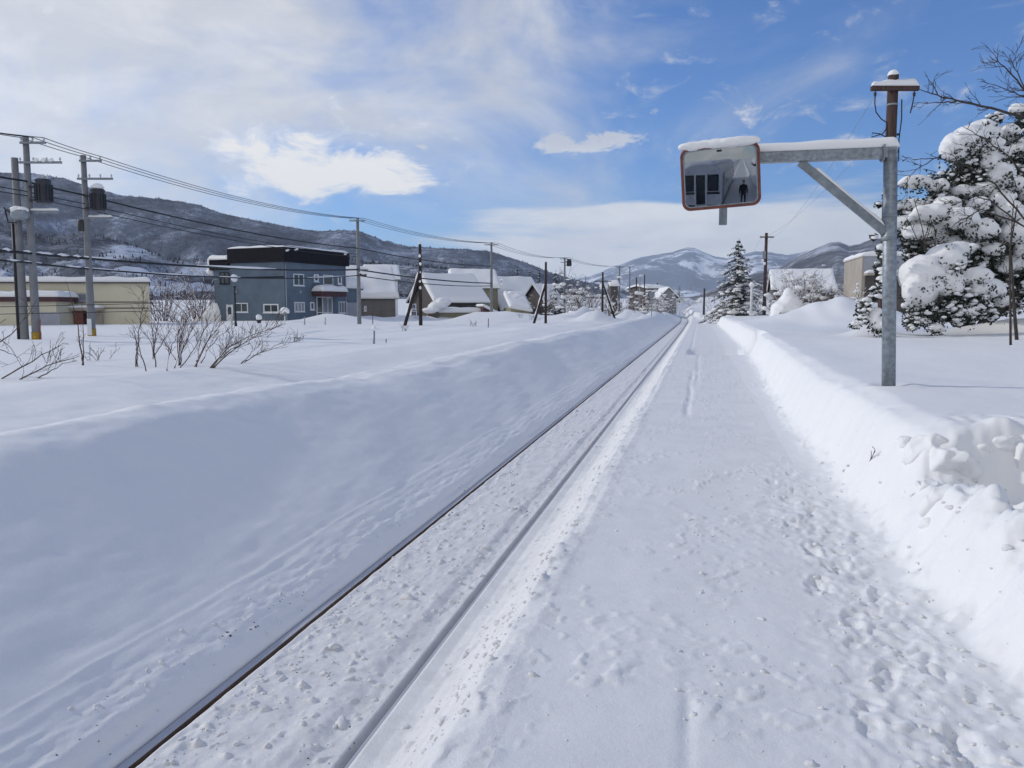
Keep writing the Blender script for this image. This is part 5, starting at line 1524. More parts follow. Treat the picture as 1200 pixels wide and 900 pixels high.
evergreen('snow_laden_bush', 'dark-leaved bush under two great mounds of snow, right behind the mirror post', b2, DE - 1.5,
    [(1082, 322, 27, 26, .1), (1108, 305, 24, 22, .2), (1078, 342, 20, 20, -.1), (1105, 330, 22, 20, 0), (1125, 292, 16, 10, .3), (1146, 324, 17, 13, -.1), (1162, 338, 14, 13, .1), (1148, 340, 14, 10, -.1), (1172, 352, 12, 10, .2), (1136, 365, 6, 7, -.5), (1063, 358, 7, 5, -.5), (1098, 384, 9, 6, -.6), (1120, 335, 10, 10, -.4)],
    [(1085, 372, 28, 18, -.2), (1115, 365, 28, 24, -.2), (1140, 362, 26, 22, -.2), (1158, 368, 12, 16, -.1), (1120, 345, 14, 12, -.35), (1118, 318, 11, 9, -.35), (1068, 378, 12, 13, -.2), (1135, 310, 18, 9, .4), (1176, 338, 12, 6, .1)],
    5, .085, None)
b3 = onground(1012, DE - 2, 389)
evergreen('snow_laden_bush', 'small loose-leaved bush with snow clumps, left of the mirror post', b3, DE - 2,
    [(1031, 322, 5, 5, .3), (1028, 308, 4, 3, .3), (1032, 290, 5, 5, .4), (1027, 372, 9, 14, -.1), (1016, 352, 6, 4, 0), (1033, 380, 10, 9, -.2), (1036, 262, 7, 5, .5)],
    [(1024, 345, 8, 12, 0), (1031, 330, 6, 14, .1), (1012, 362, 13, 13, 0), (1002, 382, 10, 5, 0), (1029, 318, 5, 8, .2), (1032, 300, 4, 7, .3), (1012, 376, 12, 6, 0), (1024, 280, 4, 3, .3)],
    6, .085, None)

# bare tree whose limbs reach in from beyond the right edge
def bare_tree():
    rnd = random.Random(12); D = 20.0
    b = onground(1262, D, 400)
    t = empty('bare_tree', b, 'leafless tree at the right edge, its limbs crossing in front of the evergreen', 'tree')
    m = MB(); m.tube([b - UP * .3, P(1255, 300, D), P(1240, 210, D), P(1235, 120, D)], [.13, .11, .085, .05], 10); m.build('trunk', M['bark'], t, True)
    m = MB()
    def limb(pts, r, tw=14, L=.7):
        q = [P(x, y, D + z) for x, y, z in pts]; path = []
        for i in range(len(q) - 1):
            for s in range(4): path.append(q[i].lerp(q[i + 1], s / 4) + V3(rnd.gauss(0, .012), rnd.gauss(0, .012), rnd.gauss(0, .012)))
        path.append(q[-1]); n = len(path)
        m.tube(path, [max(.006, r * (1 - .85 * i / n)) for i in range(n)], 6)
        for k_ in range(tw):
            f = rnd.uniform(.2, .97); i = int(f * (n - 1)); ax = (path[i + 1] - path[i]).normalized()
            side = Matrix.Rotation(rnd.uniform(0, 6.28), 3, ax) @ ax.orthogonal().normalized()
            grow(m, path[i], ax * .7 + side * .7, L * rnd.uniform(.3, 1), max(.005, r * .3), 2, rnd, -.01, .6, 3, .16, 4, None, 4, .0045)
    limb([(1238, 150, 0), (1200, 138, -.2), (1160, 126, -.5), (1120, 118, -.9), (1098, 111, -1.1), (1076, 104, -1.3)], .040, 16)
    limb([(1120, 118, -.9), (1098, 120, -1), (1071, 121, -1.2)], .016, 6, .4)
    limb([(1240, 160, 0), (1215, 128, .2), (1196, 100, .3), (1178, 78, .3), (1160, 66, .3)], .034, 18, .8)
    limb([(1225, 140, .1), (1200, 112, -.2), (1180, 105, -.3), (1150, 95, -.5)], .022, 12)
    limb([(1205, 112, .2), (1192, 85, .2), (1183, 64, .2)], .018, 10)
    limb([(1250, 250, 0), (1205, 210, -.8), (1180, 182, -1.2), (1150, 160, -1.4), (1128, 148, -1.5)], .028, 14, .6)
    limb([(1252, 280, 0), (1200, 255, -1), (1165, 215, -1.4), (1130, 192, -1.6), (1098, 185, -1.7), (1075, 198, -1.7), (1060, 212, -1.7)], .026, 14, .6)
    limb([(1098, 185, -1.7), (1080, 186, -1.7), (1066, 186, -1.7), (1056, 184, -1.7)], .011, 3, .3)
    limb([(1252, 300, 0), (1195, 262, -1.2), (1150, 245, -1.5), (1120, 262, -1.6), (1100, 285, -1.7)], .024, 12, .5)
    limb([(1195, 262, -1.2), (1165, 238, -1.5), (1142, 228, -1.6), (1118, 240, -1.6), (1090, 228, -1.7)], .018, 10, .5)
    m.build('crown', M['bark'], t, True)
bare_tree()
def sapling(pts, label, D, r, seed):
    rnd = random.Random(seed); q = [P(x, y, D) for x, y in pts]; q[0].z = gz(q[0].x, q[0].y) - .15
    t = empty('sapling', q[0], label, 'sapling', 'saplings at the right edge'); m = MB()
    m.tube(q, [r * (1 - .7 * i / (len(q) - 1)) for i in range(len(q))], 7)
    for k_ in range(7):
        f = rnd.uniform(.35, .95) * (len(q) - 1); i = int(f); p_ = q[i].lerp(q[i + 1], f - i)
        grow(m, p_, V3(rnd.gauss(0, .7), rnd.gauss(0, .5), .8), rnd.uniform(.2, .5), .006, 2, rnd, 0, .6, 2, .15, 4, None, 4, .004)
    m.build('stem', M['bark'], t, True)
sapling([(1184.5, 410), (1184, 360), (1183, 300), (1188, 235)], 'thin straight sapling stem at the right edge, the one nearer the track', 17.5, .028, 3)
sapling([(1193, 390), (1188, 355), (1186, 320), (1184, 290), (1192, 240)], 'thicker crooked sapling at the right edge, just behind the straight one', 20, .045, 4)
# twigs poking from the bank
b_, _ = hit(1017, 540, 4, 14)
t = empty('dry_twig', b_, 'tiny dead twig poking out of the sunlit bank face below the mirror post', 'twig'); m = MB()
grow(m, b_ - UP * .05, V3(-.3, -.4, .7), .22, .006, 2, random.Random(2), 0, .5, 2, .2, 4, None, 5, .003); m.build('stem', M['twig'], t, True)

# ------------------------------------------------------------------ the railcar beside the photographer: seen in the mirror
def railcar():
    xc, w, y0, L = -2.27, 2.75, -.9, 19.5
    t = empty('railcar', V3(xc, y0 - L / 2, 0), 'pale diesel railcar standing behind the viewer, its front reflected in the driver mirror', 'railcar')
    fl, ht = .95, 3.55
    hw = w / 2
    def sec(k, dy):
        prof = [(-hw, fl), (-hw, 3.0), (-hw + .06, 3.3), (-hw + .30, 3.52), (-hw * .5, 3.68), (0, 3.74), (hw * .5, 3.68), (hw - .30, 3.52), (hw - .06, 3.3), (hw, 3.0), (hw, fl)]
        return [V3(xc + x * k, y0 + dy, fl + (z - fl) * (k if z > 3 else 1)) for x, z in prof]
    m = MB(); rings = [sec(.97, 0), sec(1, -.12), sec(1, -L)]; n = len(rings[0])
    vs = [p for r in rings for p in r]; fs = []
    for i in range(2):
        for k in range(n): fs.append((i * n + k, i * n + (k + 1) % n, (i + 1) * n + (k + 1) % n, (i + 1) * n + k))
    fs += [tuple(range(n)), tuple(2 * n + k for k in range(n - 1, -1, -1))]
    m.add(vs, fs).build('body', M['trainwhite'], t)
    f = Facade(V3(xc - hw, y0, 0), V3(1, 0, 0), V3(0, 1, 0))
    for a, b, z0, z1, nm in ((.20, .90, 1.9, 2.98, 'front_window'), (1.85, 2.57, 1.9, 2.98, 'front_window')):
        m = MB(); f.rect(m, a, b, z0, z1, .004, .03); fr = m.build(nm, M['blackpaint'], t)
        m = MB(); f.rect(m, a + .06, b - .06, z0 + .06, z1 - .06, .031, .04); m.build('pane', M['glass'], fr)
    m = MB()
    for a, b, z0, z1 in ((.96, 1.05, .98, 3.1), (1.70, 1.79, .98, 3.1), (1.05, 1.70, 3.0, 3.1), (.96, 1.79, .86, .977)): f.rect(m, a, b, z0, z1, .004, .10)
    d = m.build('gangway_door', M['white'], t)
    m = MB(); f.rect(m, 1.053, 1.697, 1.0, 2.997, .003, .03); m.build('door_leaf', M['iron'], d)
    m = MB(); f.rect(m, 1.16, 1.59, 1.95, 2.8, .031, .04); m.build('pane', M['glass'], d)
    for a in (.52, 2.22):
        m = MB(); q = f.pt(a, 1.45, 0); m.tube([q + V3(0, .004, 0), q + V3(0, .06, 0)], [.11, .09], 16); m.build('headlight', M['porcelain'], t)
        m = MB(); q = f.pt(a, 3.22, -.02); m.tube([q + V3(0, .004, 0), q + V3(0, .06, 0)], [.09, .08], 16); m.build('headlight', M['porcelain'], t)
    m = MB(); f.rect(m, .1, 2.65, 1.68, 1.84, .0035, .012); m.build('stripe', M['iron'], t)
    m = MB(); f.rect(m, .15, 2.6, .3, .85, -.3, -.05); m.build('snow_plough', M['iron'], t)
    m = MB(); m.tube([V3(xc, y0 - .1, .75), V3(xc, y0 + .4, .75)], [.12, .12], 10); m.box((xc, y0 + .45, .75), (.28, .2, .34)); m.build('coupler', M['iron'], t)
    for sx in (-1, 1):
        g = Facade(V3(xc + sx * hw, y0, 0), V3(0, -1, 0), V3(sx, 0, 0))
        for k in range(10):
            a = 2.4 + k * 1.62
            m = MB(); g.rect(m, a, a + 1.15, 1.95, 2.8, .004, .03); m.build('side_window', M['glass'], t)
        m = MB(); g.rect(m, .9, 1.9, 1.05, 3.0, .004, .04); m.build('side_door', M['grey_door'], t)
    m = MB(); m.slab(V3(xc - .95, y0 - .1, 3.60), V3(xc + .95, y0 - .1, 3.60), V3(xc + .95, y0 - L + .1, 3.60), V3(xc - .95, y0 - L + .1, 3.60), .26, 10, 50, .3, .3, 3); m.build('snow_cap', M['snow_roof'], t, True)
    for yy in (-3.0, -5.1, -15.5, -17.6):
        m = MB()
        for sx in (-.535, .535): m.tube([V3(xc + sx - .06, y0 + yy, .43), V3(xc + sx + .06, y0 + yy, .43)], .43, 24)
        m.tube([V3(xc - .6, y0 + yy, .43), V3(xc + .6, y0 + yy, .43)], .07, 8)
        m.build('wheelset', M['iron'], t)
    m = MB(); m.box((xc, y0 - L / 2, .72), (2.3, L * .8, .4)); m.build('underframe', M['iron'], t)
railcar()
# small station shelter behind the viewer, also only in the mirror
def shelter():
    c = V3(3.6, -7.5, gz(3.6, -7.5))
    t = empty('station_shelter', c, 'small dark station shelter behind the viewer, seen in the driver mirror', 'shelter')
    z0 = .7
    m = MB(); m.box((c.x, c.y, z0 + 1.25), (2.6, 4.2, 2.5)); m.build('wall', M['dark_wall'], t)
    m = MB(); m.box((c.x - .3, c.y, z0 + 2.6), (3.8, 5.0, .16)); m.build('roof', M['iron'], t)
    m = MB(); m.slab((c.x - 2.25, c.y - 2.55, z0 + 2.683), (c.x + 1.65, c.y - 2.55, z0 + 2.683), (c.x + 1.65, c.y + 2.55, z0 + 2.683), (c.x - 2.25, c.y + 2.55, z0 + 2.683), .5, 14, 14, .4, .15, 3); m.build('snow_cap', M['snow_roof'], t, True)
    m = MB(); m.box((c.x - 1.32, c.y + .4, z0 + 1.0), (.06, .9, 2.0)); m.build('door', M['grey_door'], t)
shelter()

# the person behind the viewpoint, seen small in the mirror: dark winter coat, standing
def bystander():
    bx, by = .55, -1.5
    z = gz(bx, by)
    t = empty('person', V3(bx, by, z), 'person in a dark winter coat and cap standing on the platform behind the viewer', 'person')
    def skin(name, verts, edges, radii, mat, sub=2, root=0):
        me = bpy.data.meshes.new(name); me.from_pydata([V3(*v) for v in verts], edges, []); me.update()
        o = bpy.data.objects.new(name, me); COL.objects.link(o); o.parent = t
        s = o.modifiers.new('skin', 'SKIN'); s.use_smooth_shade = True
        for i, r in enumerate(radii):
            me.skin_vertices[0].data[i].radius = (r, r) if not isinstance(r, tuple) else r
        me.skin_vertices[0].data[root].use_root = True
        ss = o.modifiers.new('sub', 'SUBSURF'); ss.levels = sub; ss.render_levels = sub
        me.materials.append(mat)
        return o
    v = [(0, 0, .93), (0, 0, 1.15), (0, .01, 1.38), (0, .01, 1.48), (0, .015, 1.56),
         (.10, 0, .86), (.11, .02, .48), (.11, -.01, .09), (.12, .14, .04),
         (-.10, 0, .86), (-.11, .02, .48), (-.11, -.01, .09), (-.12, .14, .04),
         (.19, .0, 1.40), (.25, -.02, 1.12), (.25, .06, .88), (-.19, 0, 1.40), (-.25, -.02, 1.12), (-.25, .06, .88)]
    e = [(0, 1), (1, 2), (2, 3), (3, 4), (0, 5), (5, 6), (6, 7), (7, 8), (0, 9), (9, 10), (10, 11), (11, 12), (2, 13), (13, 14), (14, 15), (2, 16), (16, 17), (17, 18)]
    r = [(.17, .13), (.17, .13), (.17, .12), .075, .06, .095, .07, .055, .05, .095, .07, .055, .05, .085, .062, .048, .085, .062, .048]
    skin('body', v, e, r, M['cloth_dark'])
    m = MB(); m.ell(V3(bx, by + .02, z + 1.66), (.078, .095, .118), 3, 1, .02)
    m.ell(V3(bx, by + .115, z + 1.645), (.014, .02, .022), 2, 2, 0); m.ell(V3(bx - .08, by + .02, z + 1.65), (.012, .02, .03), 2, 2, 0); m.ell(V3(bx + .08, by + .02, z + 1.65), (.012, .02, .03), 2, 2, 0)
    m.build('head', M['skin'], t, True)
    m = MB(); m.ell(V3(bx, by + .005, z + 1.715), (.088, .105, .085), 3, 1, .03); m.build('cap', M['iron'], t, True)
    for sx in (-1, 1):
        hv = [(sx * .25, .06, .86), (sx * .25, .075, .80)]; he = [(0, 1)]; hr = [.03, .034]
        for k, (dx, L) in enumerate(((-.026, .065), (-.009, .078), (.009, .072), (.025, .055))):
            i = len(hv); hv += [(sx * .25 + dx, .08, .765), (sx * .25 + dx * 1.1, .10, .765 - L * .6), (sx * .25 + dx * 1.1, .125, .765 - L * .85)]
            he += [(1, i), (i, i + 1), (i + 1, i + 2)]; hr += [.010, .009, .008]
        i = len(hv); hv += [(sx * .22, .10, .81), (sx * .215, .125, .775)]; he += [(1, i), (i, i + 1)]; hr += [.011, .009]
        skin('hand', hv, he, hr, M['skin'], 1)
bystander()

# ------------------------------------------------------------------ mountains
def mountain_mat(name, tree=(.035, .032, .034), snow=(.62, .64, .68), cover=.5, grain=.03, streak=(1, 1, .25), big=.004, contrast=.12, clear=()):
    m, nt, b = new_mat(name)
    tc = N(nt, 'ShaderNodeTexCoord'); mp = N(nt, 'ShaderNodeMapping')
    mp.inputs['Scale'].default_value = streak
    nt.links.new(tc.outputs['Object'], mp.inputs['Vector'])
    n1 = N(nt, 'ShaderNodeTexNoise', Scale=big, Detail=10.0, Roughness=.62, Distortion=.8)
    n2 = N(nt, 'ShaderNodeTexNoise', Scale=grain, Detail=4.0, Roughness=.8)
    nt.links.new(mp.outputs['Vector'], n1.inputs['Vector']); nt.links.new(tc.outputs['Object'], n2.inputs['Vector'])
    ad = N(nt, 'ShaderNodeMath', operation='MULTIPLY_ADD')
    nt.links.new(n2.outputs['Fac'], ad.inputs[0]); ad.inputs[1].default_value = .55
    nt.links.new(n1.outputs['Fac'], ad.inputs[2])
    c0 = .78 + (.5 - cover) * .5
    fac = ad.outputs[0]
    for (ctr, rad) in clear:                     # felled clearings lying white with snow
        vd = N(nt, 'ShaderNodeVectorMath', operation='DISTANCE'); nt.links.new(tc.outputs['Object'], vd.inputs[0]); vd.inputs[1].default_value = ctr
        w_ = N(nt, 'ShaderNodeMath', operation='MULTIPLY_ADD'); nt.links.new(n1.outputs['Fac'], w_.inputs[0]); w_.inputs[1].default_value = rad * 1.6; nt.links.new(vd.outputs['Value'], w_.inputs[2])
        mr = N(nt, 'ShaderNodeMapRange'); nt.links.new(w_.outputs[0], mr.inputs['Value']); mr.inputs['From Min'].default_value = rad * 1.85; mr.inputs['From Max'].default_value = rad * 1.65; mr.inputs['To Max'].default_value = .6
        a2 = N(nt, 'ShaderNodeMath', operation='ADD'); nt.links.new(fac, a2.inputs[0]); nt.links.new(mr.outputs['Result'], a2.inputs[1]); fac = a2.outputs[0]
    mid = tuple(t * .6 + s * .25 for t, s in zip(tree, snow))
    nt.links.new(ramp(nt, fac, [(c0 - contrast, tree), (c0, mid), (c0 + contrast * .9, snow)]), b.inputs['Base Color'])
    b.inputs['Roughness'].default_value = .9
    b.inputs['Specular IOR Level'].default_value = .05
    return m

FOREST = []
def mountain(name, prof, d_foot, d_ridge, mat, z_foot, amp, wl, seed, nv=90, step=2.0, power=.8, back=1.25, spur=.25):
    """a range whose crest follows measured heights, with gullied slopes"""
    pxs = np.arange(prof[0][0], prof[-1][0] + .1, step)
    crest = np.interp(pxs, [p[0] for p in prof], [p[1] for p in prof])
    vs = []
    tv = list(np.linspace(0, 1, nv)) + list(1 + np.linspace(.03, back - 1, 14))
    tv = np.array(tv)
    base = np.array([np.array(P(px, 360, 1.0)) - np.array(EYE) for px in pxs])
    cz = EYE.z + (360 - crest) / F * d_ridge
    jag = fbm(pxs / 9.0, pxs * 0 + seed, 3, seed)
    V, I = np.meshgrid(tv, np.arange(len(pxs)), indexing='ij')
    dist = d_foot + (d_ridge - d_foot) * V
    X = EYE.x + base[I, 0] * dist; Y = EYE.y + base[I, 1] * dist
    shape = np.where(V <= 1, np.clip(V, 0, 1) ** power, 1 - (V - 1) ** 1.3 * 1.6)
    rid = 1 - np.abs(fbm(X / wl, Y / wl, 4, seed, .42)) * 1.6
    n = (rid - .5) * .8 + .35 * fbm(X / wl * .5, Y / wl * .5, 2, seed + 9)
    env = np.clip(4 * V * (1 - V), 0, 1) ** 1.6 * .95
    env = np.where(V > 1, .0, env)
    Z = z_foot + (cz[I] - z_foot) * shape + env * amp * (n - .35)
    Z = Z + np.where(V > .92, amp * .022 * jag[I], 0)
    co = np.stack([X, Y, Z], -1).reshape(-1, 3)
    w = len(pxs)
    i = np.arange(len(tv) - 1)[:, None] * w + np.arange(w - 1)[None, :]
    q = np.stack([i, i + 1, i + w + 1, i + w], -1).reshape(-1, 4)
    FOREST.append((co.reshape(len(tv), w, 3), len(tv), w))
    me = bpy.data.meshes.new(name); me.from_pydata(co.tolist(), [], q.tolist()); me.shade_smooth(); me.materials.append(mat); me.update()
    o = bpy.data.objects.new(name, me); COL.objects.link(o)
    return tag(o, kind='structure')

LR = [(-260, 150), (-160, 180), (-80, 200), (0, 206), (50, 207), (85, 213), (110, 222), (150, 232), (200, 236), (235, 242), (270, 254), (300, 259), (345, 268), (375, 273), (400, 271), (425, 273),
      (450, 283), (480, 290), (505, 291), (530, 292), (570, 295), (600, 303), (625, 312), (645, 320), (670, 327), (700, 334), (740, 344), (770, 352)]
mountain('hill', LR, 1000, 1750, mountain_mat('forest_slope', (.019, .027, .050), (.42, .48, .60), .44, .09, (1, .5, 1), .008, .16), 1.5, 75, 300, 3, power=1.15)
LR2 = [(-260, 275), (-60, 258), (0, 262), (60, 280), (100, 274), (150, 285), (200, 304), (250, 306), (300, 292), (350, 294), (400, 303), (450, 310), (500, 312), (560, 322), (610, 334), (660, 342), (720, 352)]
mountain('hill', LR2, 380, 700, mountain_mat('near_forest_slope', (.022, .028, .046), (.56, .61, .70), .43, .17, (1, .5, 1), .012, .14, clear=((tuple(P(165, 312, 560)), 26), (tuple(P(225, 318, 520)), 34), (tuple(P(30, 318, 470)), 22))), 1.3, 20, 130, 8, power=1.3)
FR = [(560, 352), (620, 338), (660, 329), (690, 324), (715, 314), (745, 303), (770, 299), (788, 296), (803, 291), (812, 291), (822, 296), (836, 301), (850, 303), (866, 299), (884, 295), (905, 297), (921, 300), (940, 296), (965, 290),
      (1000, 296), (1060, 292), (1120, 285), (1200, 290), (1300, 300)]
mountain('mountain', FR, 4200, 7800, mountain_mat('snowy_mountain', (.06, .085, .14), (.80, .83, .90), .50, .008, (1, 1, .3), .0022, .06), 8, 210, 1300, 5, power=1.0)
RH = [(820, 346), (850, 332), (880, 322), (910, 316), (930, 303), (952, 293), (968, 286), (980, 284), (992, 289), (1004, 287), (1020, 281), (1060, 276), (1110, 268), (1200, 258), (1330, 240), (1450, 235)]
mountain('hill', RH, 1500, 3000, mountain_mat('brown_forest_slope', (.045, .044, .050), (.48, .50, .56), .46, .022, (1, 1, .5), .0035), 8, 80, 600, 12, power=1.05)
RH2 = [(790, 352), (820, 346), (850, 337), (875, 330), (900, 332), (940, 335), (990, 322), (1040, 312), (1100, 305), (1200, 296), (1350, 280)]
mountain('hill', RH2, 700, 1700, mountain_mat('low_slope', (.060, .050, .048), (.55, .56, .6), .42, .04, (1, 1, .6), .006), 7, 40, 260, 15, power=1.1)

# the woods on the two left-hand slopes, too many trunks to count
def forest(idx, n, h, wd, seed, vmax, thr):
    g, nv, w = FOREST[idx]; r = np.random.default_rng(seed)
    v = r.random(n) * vmax * (nv - 15); u = r.random(n) * (w - 2)
    k = r.random(n) < .06
    v = np.where(k, (nv - 15) * (.97 + .03 * r.random(n)), v)
    vi = v.astype(int); ui = u.astype(int); fv = (v - vi)[:, None]; fu = (u - ui)[:, None]
    p = (g[vi, ui] * (1 - fu) + g[vi, ui + 1] * fu) * (1 - fv) + (g[vi + 1, ui] * (1 - fu) + g[vi + 1, ui + 1] * fu) * fv
    keep = (fbm(p[:, 0] / (h * 14), p[:, 1] / (h * 14), 3, seed) > thr) | k
    p = p[keep]; m = MB()
    rt = np.array(RIGHT)
    for q in p:
        hh = h * r.uniform(.6, 1.3); ww = wd * r.uniform(.6, 1.4); a = r.uniform(-.9, .9)
        d = Vector((math.cos(YAW + a), math.sin(YAW + a), 0)) * ww; q = Vector(q); e = Vector((-d.y, d.x, 0))
        t_ = q + UP * hh
        m.add([q - d, q + d, t_, q - e, q + e], [(0, 1, 2), (3, 4, 2)])
    o = m.build('forest', FOREST_MAT); tag(o, kind='stuff')
FOREST_MAT = simple('far_wood', (.040, .043, .058), .95, 0, .5, .02, spec=.05)
forest(0, 14000, 3.4, .8, 3, 1.0, .05)
forest(1, 6000, 2.6, .6, 5, 1.0, .12)

# ------------------------------------------------------------------ air
hz = MB(); hz.box((0, 4200, 340), (9600, 9800, 700))
hm = bpy.data.materials.new('haze'); hm.use_nodes = True
nt = hm.node_tree; nt.nodes.clear()
out = nt.nodes.new('ShaderNodeOutputMaterial'); pv = nt.nodes.new('ShaderNodeVolumePrincipled')
pv.inputs['Color'].default_value = (.82, .90, 1.0, 1); pv.inputs['Density'].default_value = HAZE
pv.inputs['Anisotropy'].default_value = .2
nt.links.new(pv.outputs['Volume'], out.inputs['Volume'])
if HAZE > 0: tag(hz.build('haze', hm), kind='stuff')

# ------------------------------------------------------------------ sky with clouds
SUN_EL = R(SUN_EL_DEG)
SUN_DIR = (Vector((-math.sin(YAW + R(SUN_OFF)), math.cos(YAW + R(SUN_OFF)), 0)) * math.cos(SUN_EL) + Vector((0, 0, math.sin(SUN_EL)))).normalized()
w = bpy.data.worlds.new('World'); scene.world = w; w.use_nodes = True
nt = w.node_tree; bg = nt.nodes['Background']
sky = N(nt, 'ShaderNodeTexSky'); sky.sky_type = 'NISHITA'; sky.sun_disc = False
sky.sun_elevation = SUN_EL
sky.sun_rotation = math.atan2(SUN_DIR.x, SUN_DIR.y)
sky.altitude = 100; sky.air_density = SKY[1]; sky.dust_density = SKY[2]; sky.ozone_density = SKY[3]
tc = N(nt, 'ShaderNodeTexCoord')
def mth(op, a, b=None, c=None):
    n = nt.nodes.new('ShaderNodeMath'); n.operation = op
    for i, x in enumerate((a, b, c)):
        if x is None: continue
        if isinstance(x, (int, float)): n.inputs[i].default_value = x
        else: nt.links.new(x, n.inputs[i])
    return n.outputs[0]
sep = N(nt, 'ShaderNodeSeparateXYZ'); nt.links.new(tc.outputs['Generated'], sep.inputs[0])
X, Y, Z = sep.outputs
az = mth('ARCTAN2', mth('MULTIPLY', X, -1), Y)          # to the left positive
el = mth('ARCSINE', Z)
def sky_noise(scale, sx, sy, detail=9, rough=.6, dist=.3, seed=0):
    cb = N(nt, 'ShaderNodeCombineXYZ')
    nt.links.new(mth('MULTIPLY', az, sx), cb.inputs[0]); nt.links.new(mth('MULTIPLY', el, sy), cb.inputs[1]); cb.inputs[2].default_value = seed
    n = N(nt, 'ShaderNodeTexNoise', Scale=scale, Detail=float(detail), Roughness=rough, Distortion=dist)
    nt.links.new(cb.outputs[0], n.inputs['Vector'])
    return n.outputs['Fac']
def ang(px, py):
    d = ray(px, py).normalized()
    return math.atan2(-d.x, d.y), math.asin(d.z)
def blob(px, py, wx, wy, tilt=0):
    """soft bell of weight around one direction of the sky"""
    a0, e0 = ang(px, py)
    sx, sy = wx / F, wy / F
    da = mth('SUBTRACT', az, a0); de = mth('SUBTRACT', el, e0)
    if tilt:
        c, s = math.cos(tilt), math.sin(tilt)
        da2 = mth('ADD', mth('MULTIPLY', da, c), mth('MULTIPLY', de, s))
        de2 = mth('SUBTRACT', mth('MULTIPLY', de, c), mth('MULTIPLY', da, s))
        da, de = da2, de2
    q = mth('ADD', mth('POWER', mth('ABSOLUTE', mth('DIVIDE', da, sx)), 2.0), mth('POWER', mth('ABSOLUTE', mth('DIVIDE', de, sy)), 2.0))
    return mth('EXPONENT', mth('MULTIPLY', q, -1))
def sm(x, a, b):
    n = nt.nodes.new('ShaderNodeMapRange'); n.interpolation_type = 'SMOOTHSTEP'
    nt.links.new(x, n.inputs['Value'])
    n.inputs['From Min'].default_value = a; n.inputs['From Max'].default_value = b
    return n.outputs['Result']
def addn(*xs):
    r = xs[0]
    for x in xs[1:]: r = mth('ADD', r, x)
    return r
def clamp01(x):
    return mth('MINIMUM', mth('MAXIMUM', x, 0.0), 1.0)
# 1. the thin veil that fills the upper left
n_veil = sky_noise(1.0, 3.2, 6.5, 9, .58, .6, 1.3)
veil_w = addn(mth('MULTIPLY', blob(-60, 120, 430, 330), 1.0), mth('MULTIPLY', blob(330, 60, 320, 120), .5), mth('MULTIPLY', blob(560, 80, 260, 50, -.2), .3), mth('MULTIPLY', blob(570, 0, 90, 30), .5),
              mth('MULTIPLY', blob(700, 215, 160, 40), .12))
veil = mth('MULTIPLY', sm(addn(veil_w, mth('MULTIPLY', mth('SUBTRACT', n_veil, .5), 2.3)), .10, 1.15), .88)
# 2. the bright cumulus bank
n_cu = sky_noise(1.0, 17, 34, 10, .62, .45, 7.7)
cu_w = addn(mth('MULTIPLY', blob(330, 172, 105, 30, -.10), 1.0), mth('MULTIPLY', blob(430, 205, 120, 22, -.06), 1.0), mth('MULTIPLY', blob(365, 215, 90, 20), .6))
cu = sm(addn(cu_w, mth('MULTIPLY', mth('SUBTRACT', n_cu, .5), 3.4)), .12, 1.25)
# 3. small torn clouds
n_sm = sky_noise(1.0, 30, 55, 8, .62, .5, 4.1)
sm_w = addn(mth('MULTIPLY', blob(662, 168, 50, 14, .0), 1.25), mth('MULTIPLY', blob(730, 163, 32, 10), .98), mth('MULTIPLY', blob(637, 205, 10, 7), .8), mth('MULTIPLY', blob(765, 133, 7, 10, .5), .6),
            mth('MULTIPLY', blob(495, 176, 16, 8), .8), mth('MULTIPLY', blob(575, 217, 26, 6), .55))
smc = mth('MULTIPLY', mth('MULTIPLY', sm(sm_w, .12, .45), .8), sm(addn(sm_w, mth('MULTIPLY', mth('SUBTRACT', n_sm, .5), 4.0)), .35, 1.15))
# 4. the low layer towards the horizon
n_lo = sky_noise(1.0, 5, 40, 9, .55, .3, 2.2)
lo_w = addn(mth('MULTIPLY', blob(900, 272, 330, 34, .03), .95), mth('MULTIPLY', blob(720, 318, 200, 34), .8), mth('MULTIPLY', blob(730, 247, 110, 8), .55), mth('MULTIPLY', blob(1000, 262, 130, 30), .5), mth('MULTIPLY', blob(640, 300, 120, 20), .3))
lo = mth('MULTIPLY', sm(addn(lo_w, mth('MULTIPLY', mth('SUBTRACT', n_lo, .5), 2.0)), .25, .9), .85)
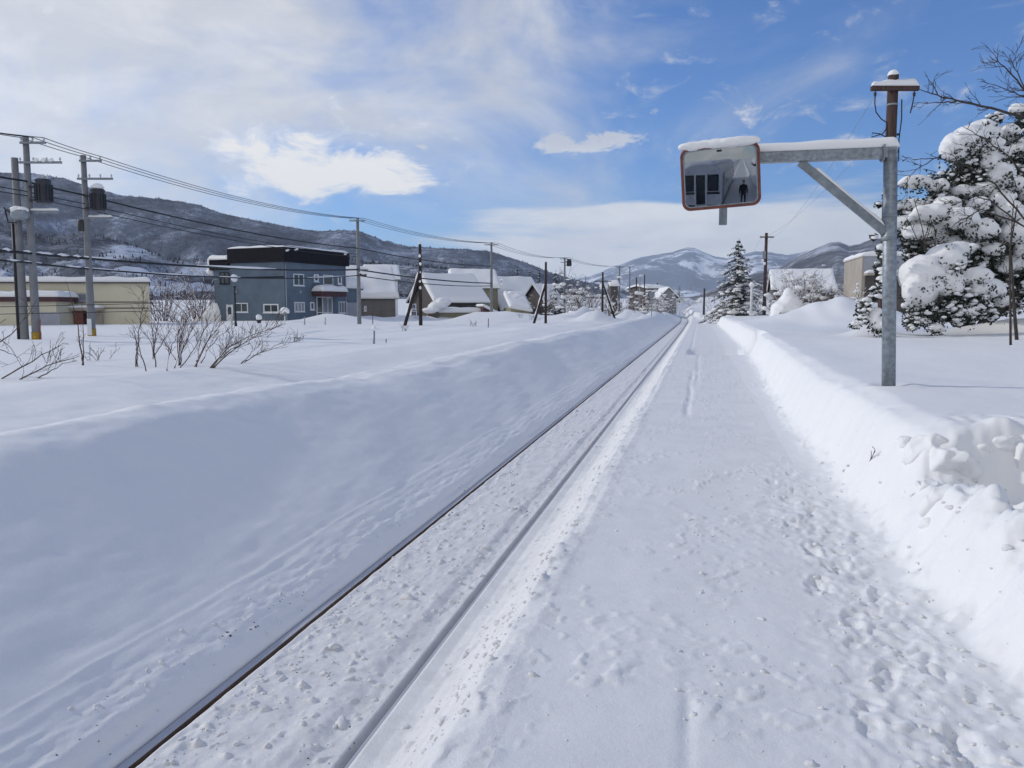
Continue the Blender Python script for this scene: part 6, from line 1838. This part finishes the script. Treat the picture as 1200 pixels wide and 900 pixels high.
# behind the viewer: near-closed cloud cover, added for neutral fill light
n_all = sky_noise(1.0, 2.2, 7, 8, .6, .6, 12.5)
behind = sm(mth('MULTIPLY', Y, -1), -.2, .5)
rest = mth('MULTIPLY', mth('MULTIPLY', sm(n_all, .15, .5), behind), .92)
cover = clamp01(mth('MAXIMUM', mth('MAXIMUM', veil, cu), mth('MAXIMUM', mth('MAXIMUM', smc, lo), rest)))
# brightness of the cloud itself: whiter where thick, greyish blue in the hollows
shade_n = sky_noise(1.0, 9, 20, 8, .6, .5, 9.1)
cl = nt.nodes.new('ShaderNodeMix'); cl.data_type = 'RGBA'
nt.links.new(clamp01(addn(mth('MULTIPLY', sm(cu, .2, .9), .9), mth('MULTIPLY', sm(shade_n, .35, .7), .55), mth('MULTIPLY', blob(-80, 190, 330, 200), .45), mth('MULTIPLY', lo, .45))), cl.inputs['Factor'])
cl.inputs['A'].default_value = (*CLOUD_LO, 1); cl.inputs['B'].default_value = (*CLOUD_HI, 1)
mx = nt.nodes.new('ShaderNodeMix'); mx.data_type = 'RGBA'
nt.links.new(cover, mx.inputs['Factor'])
tint = nt.nodes.new('ShaderNodeMix'); tint.data_type = 'RGBA'; tint.blend_type = 'MULTIPLY'; tint.inputs['Factor'].default_value = 1
nt.links.new(sky.outputs['Color'], tint.inputs['A']); tint.inputs['B'].default_value = (*SKY_TINT, 1)
nt.links.new(tint.outputs['Result'], mx.inputs['A']); nt.links.new(cl.outputs['Result'], mx.inputs['B'])
nt.links.new(mx.outputs['Result'], bg.inputs['Color'])
bg.inputs['Strength'].default_value = SKY[0]

sd = bpy.data.lights.new('sun', 'SUN'); sd.energy = SUN_E; sd.angle = R(1.5); sd.color = (1, .95, .87)
so = bpy.data.objects.new('sun', sd); COL.objects.link(so)
so.rotation_euler = (-SUN_DIR).to_track_quat('-Z', 'Y').to_euler()
so.location = (-30, 0, 40)

# ------------------------------------------------------------------ picture
vs = scene.view_settings
vs.view_transform = 'Standard'; vs.look = 'None'; vs.gamma = 1; vs.use_curve_mapping = False
vs.exposure = EXPOSURE
scene.cycles.use_denoising = True
scene.cycles.max_bounces = 6; scene.cycles.diffuse_bounces = 3; scene.cycles.glossy_bounces = 3
scene.cycles.volume_bounces = 1
scene.cycles.caustics_reflective = False; scene.cycles.caustics_refractive = False
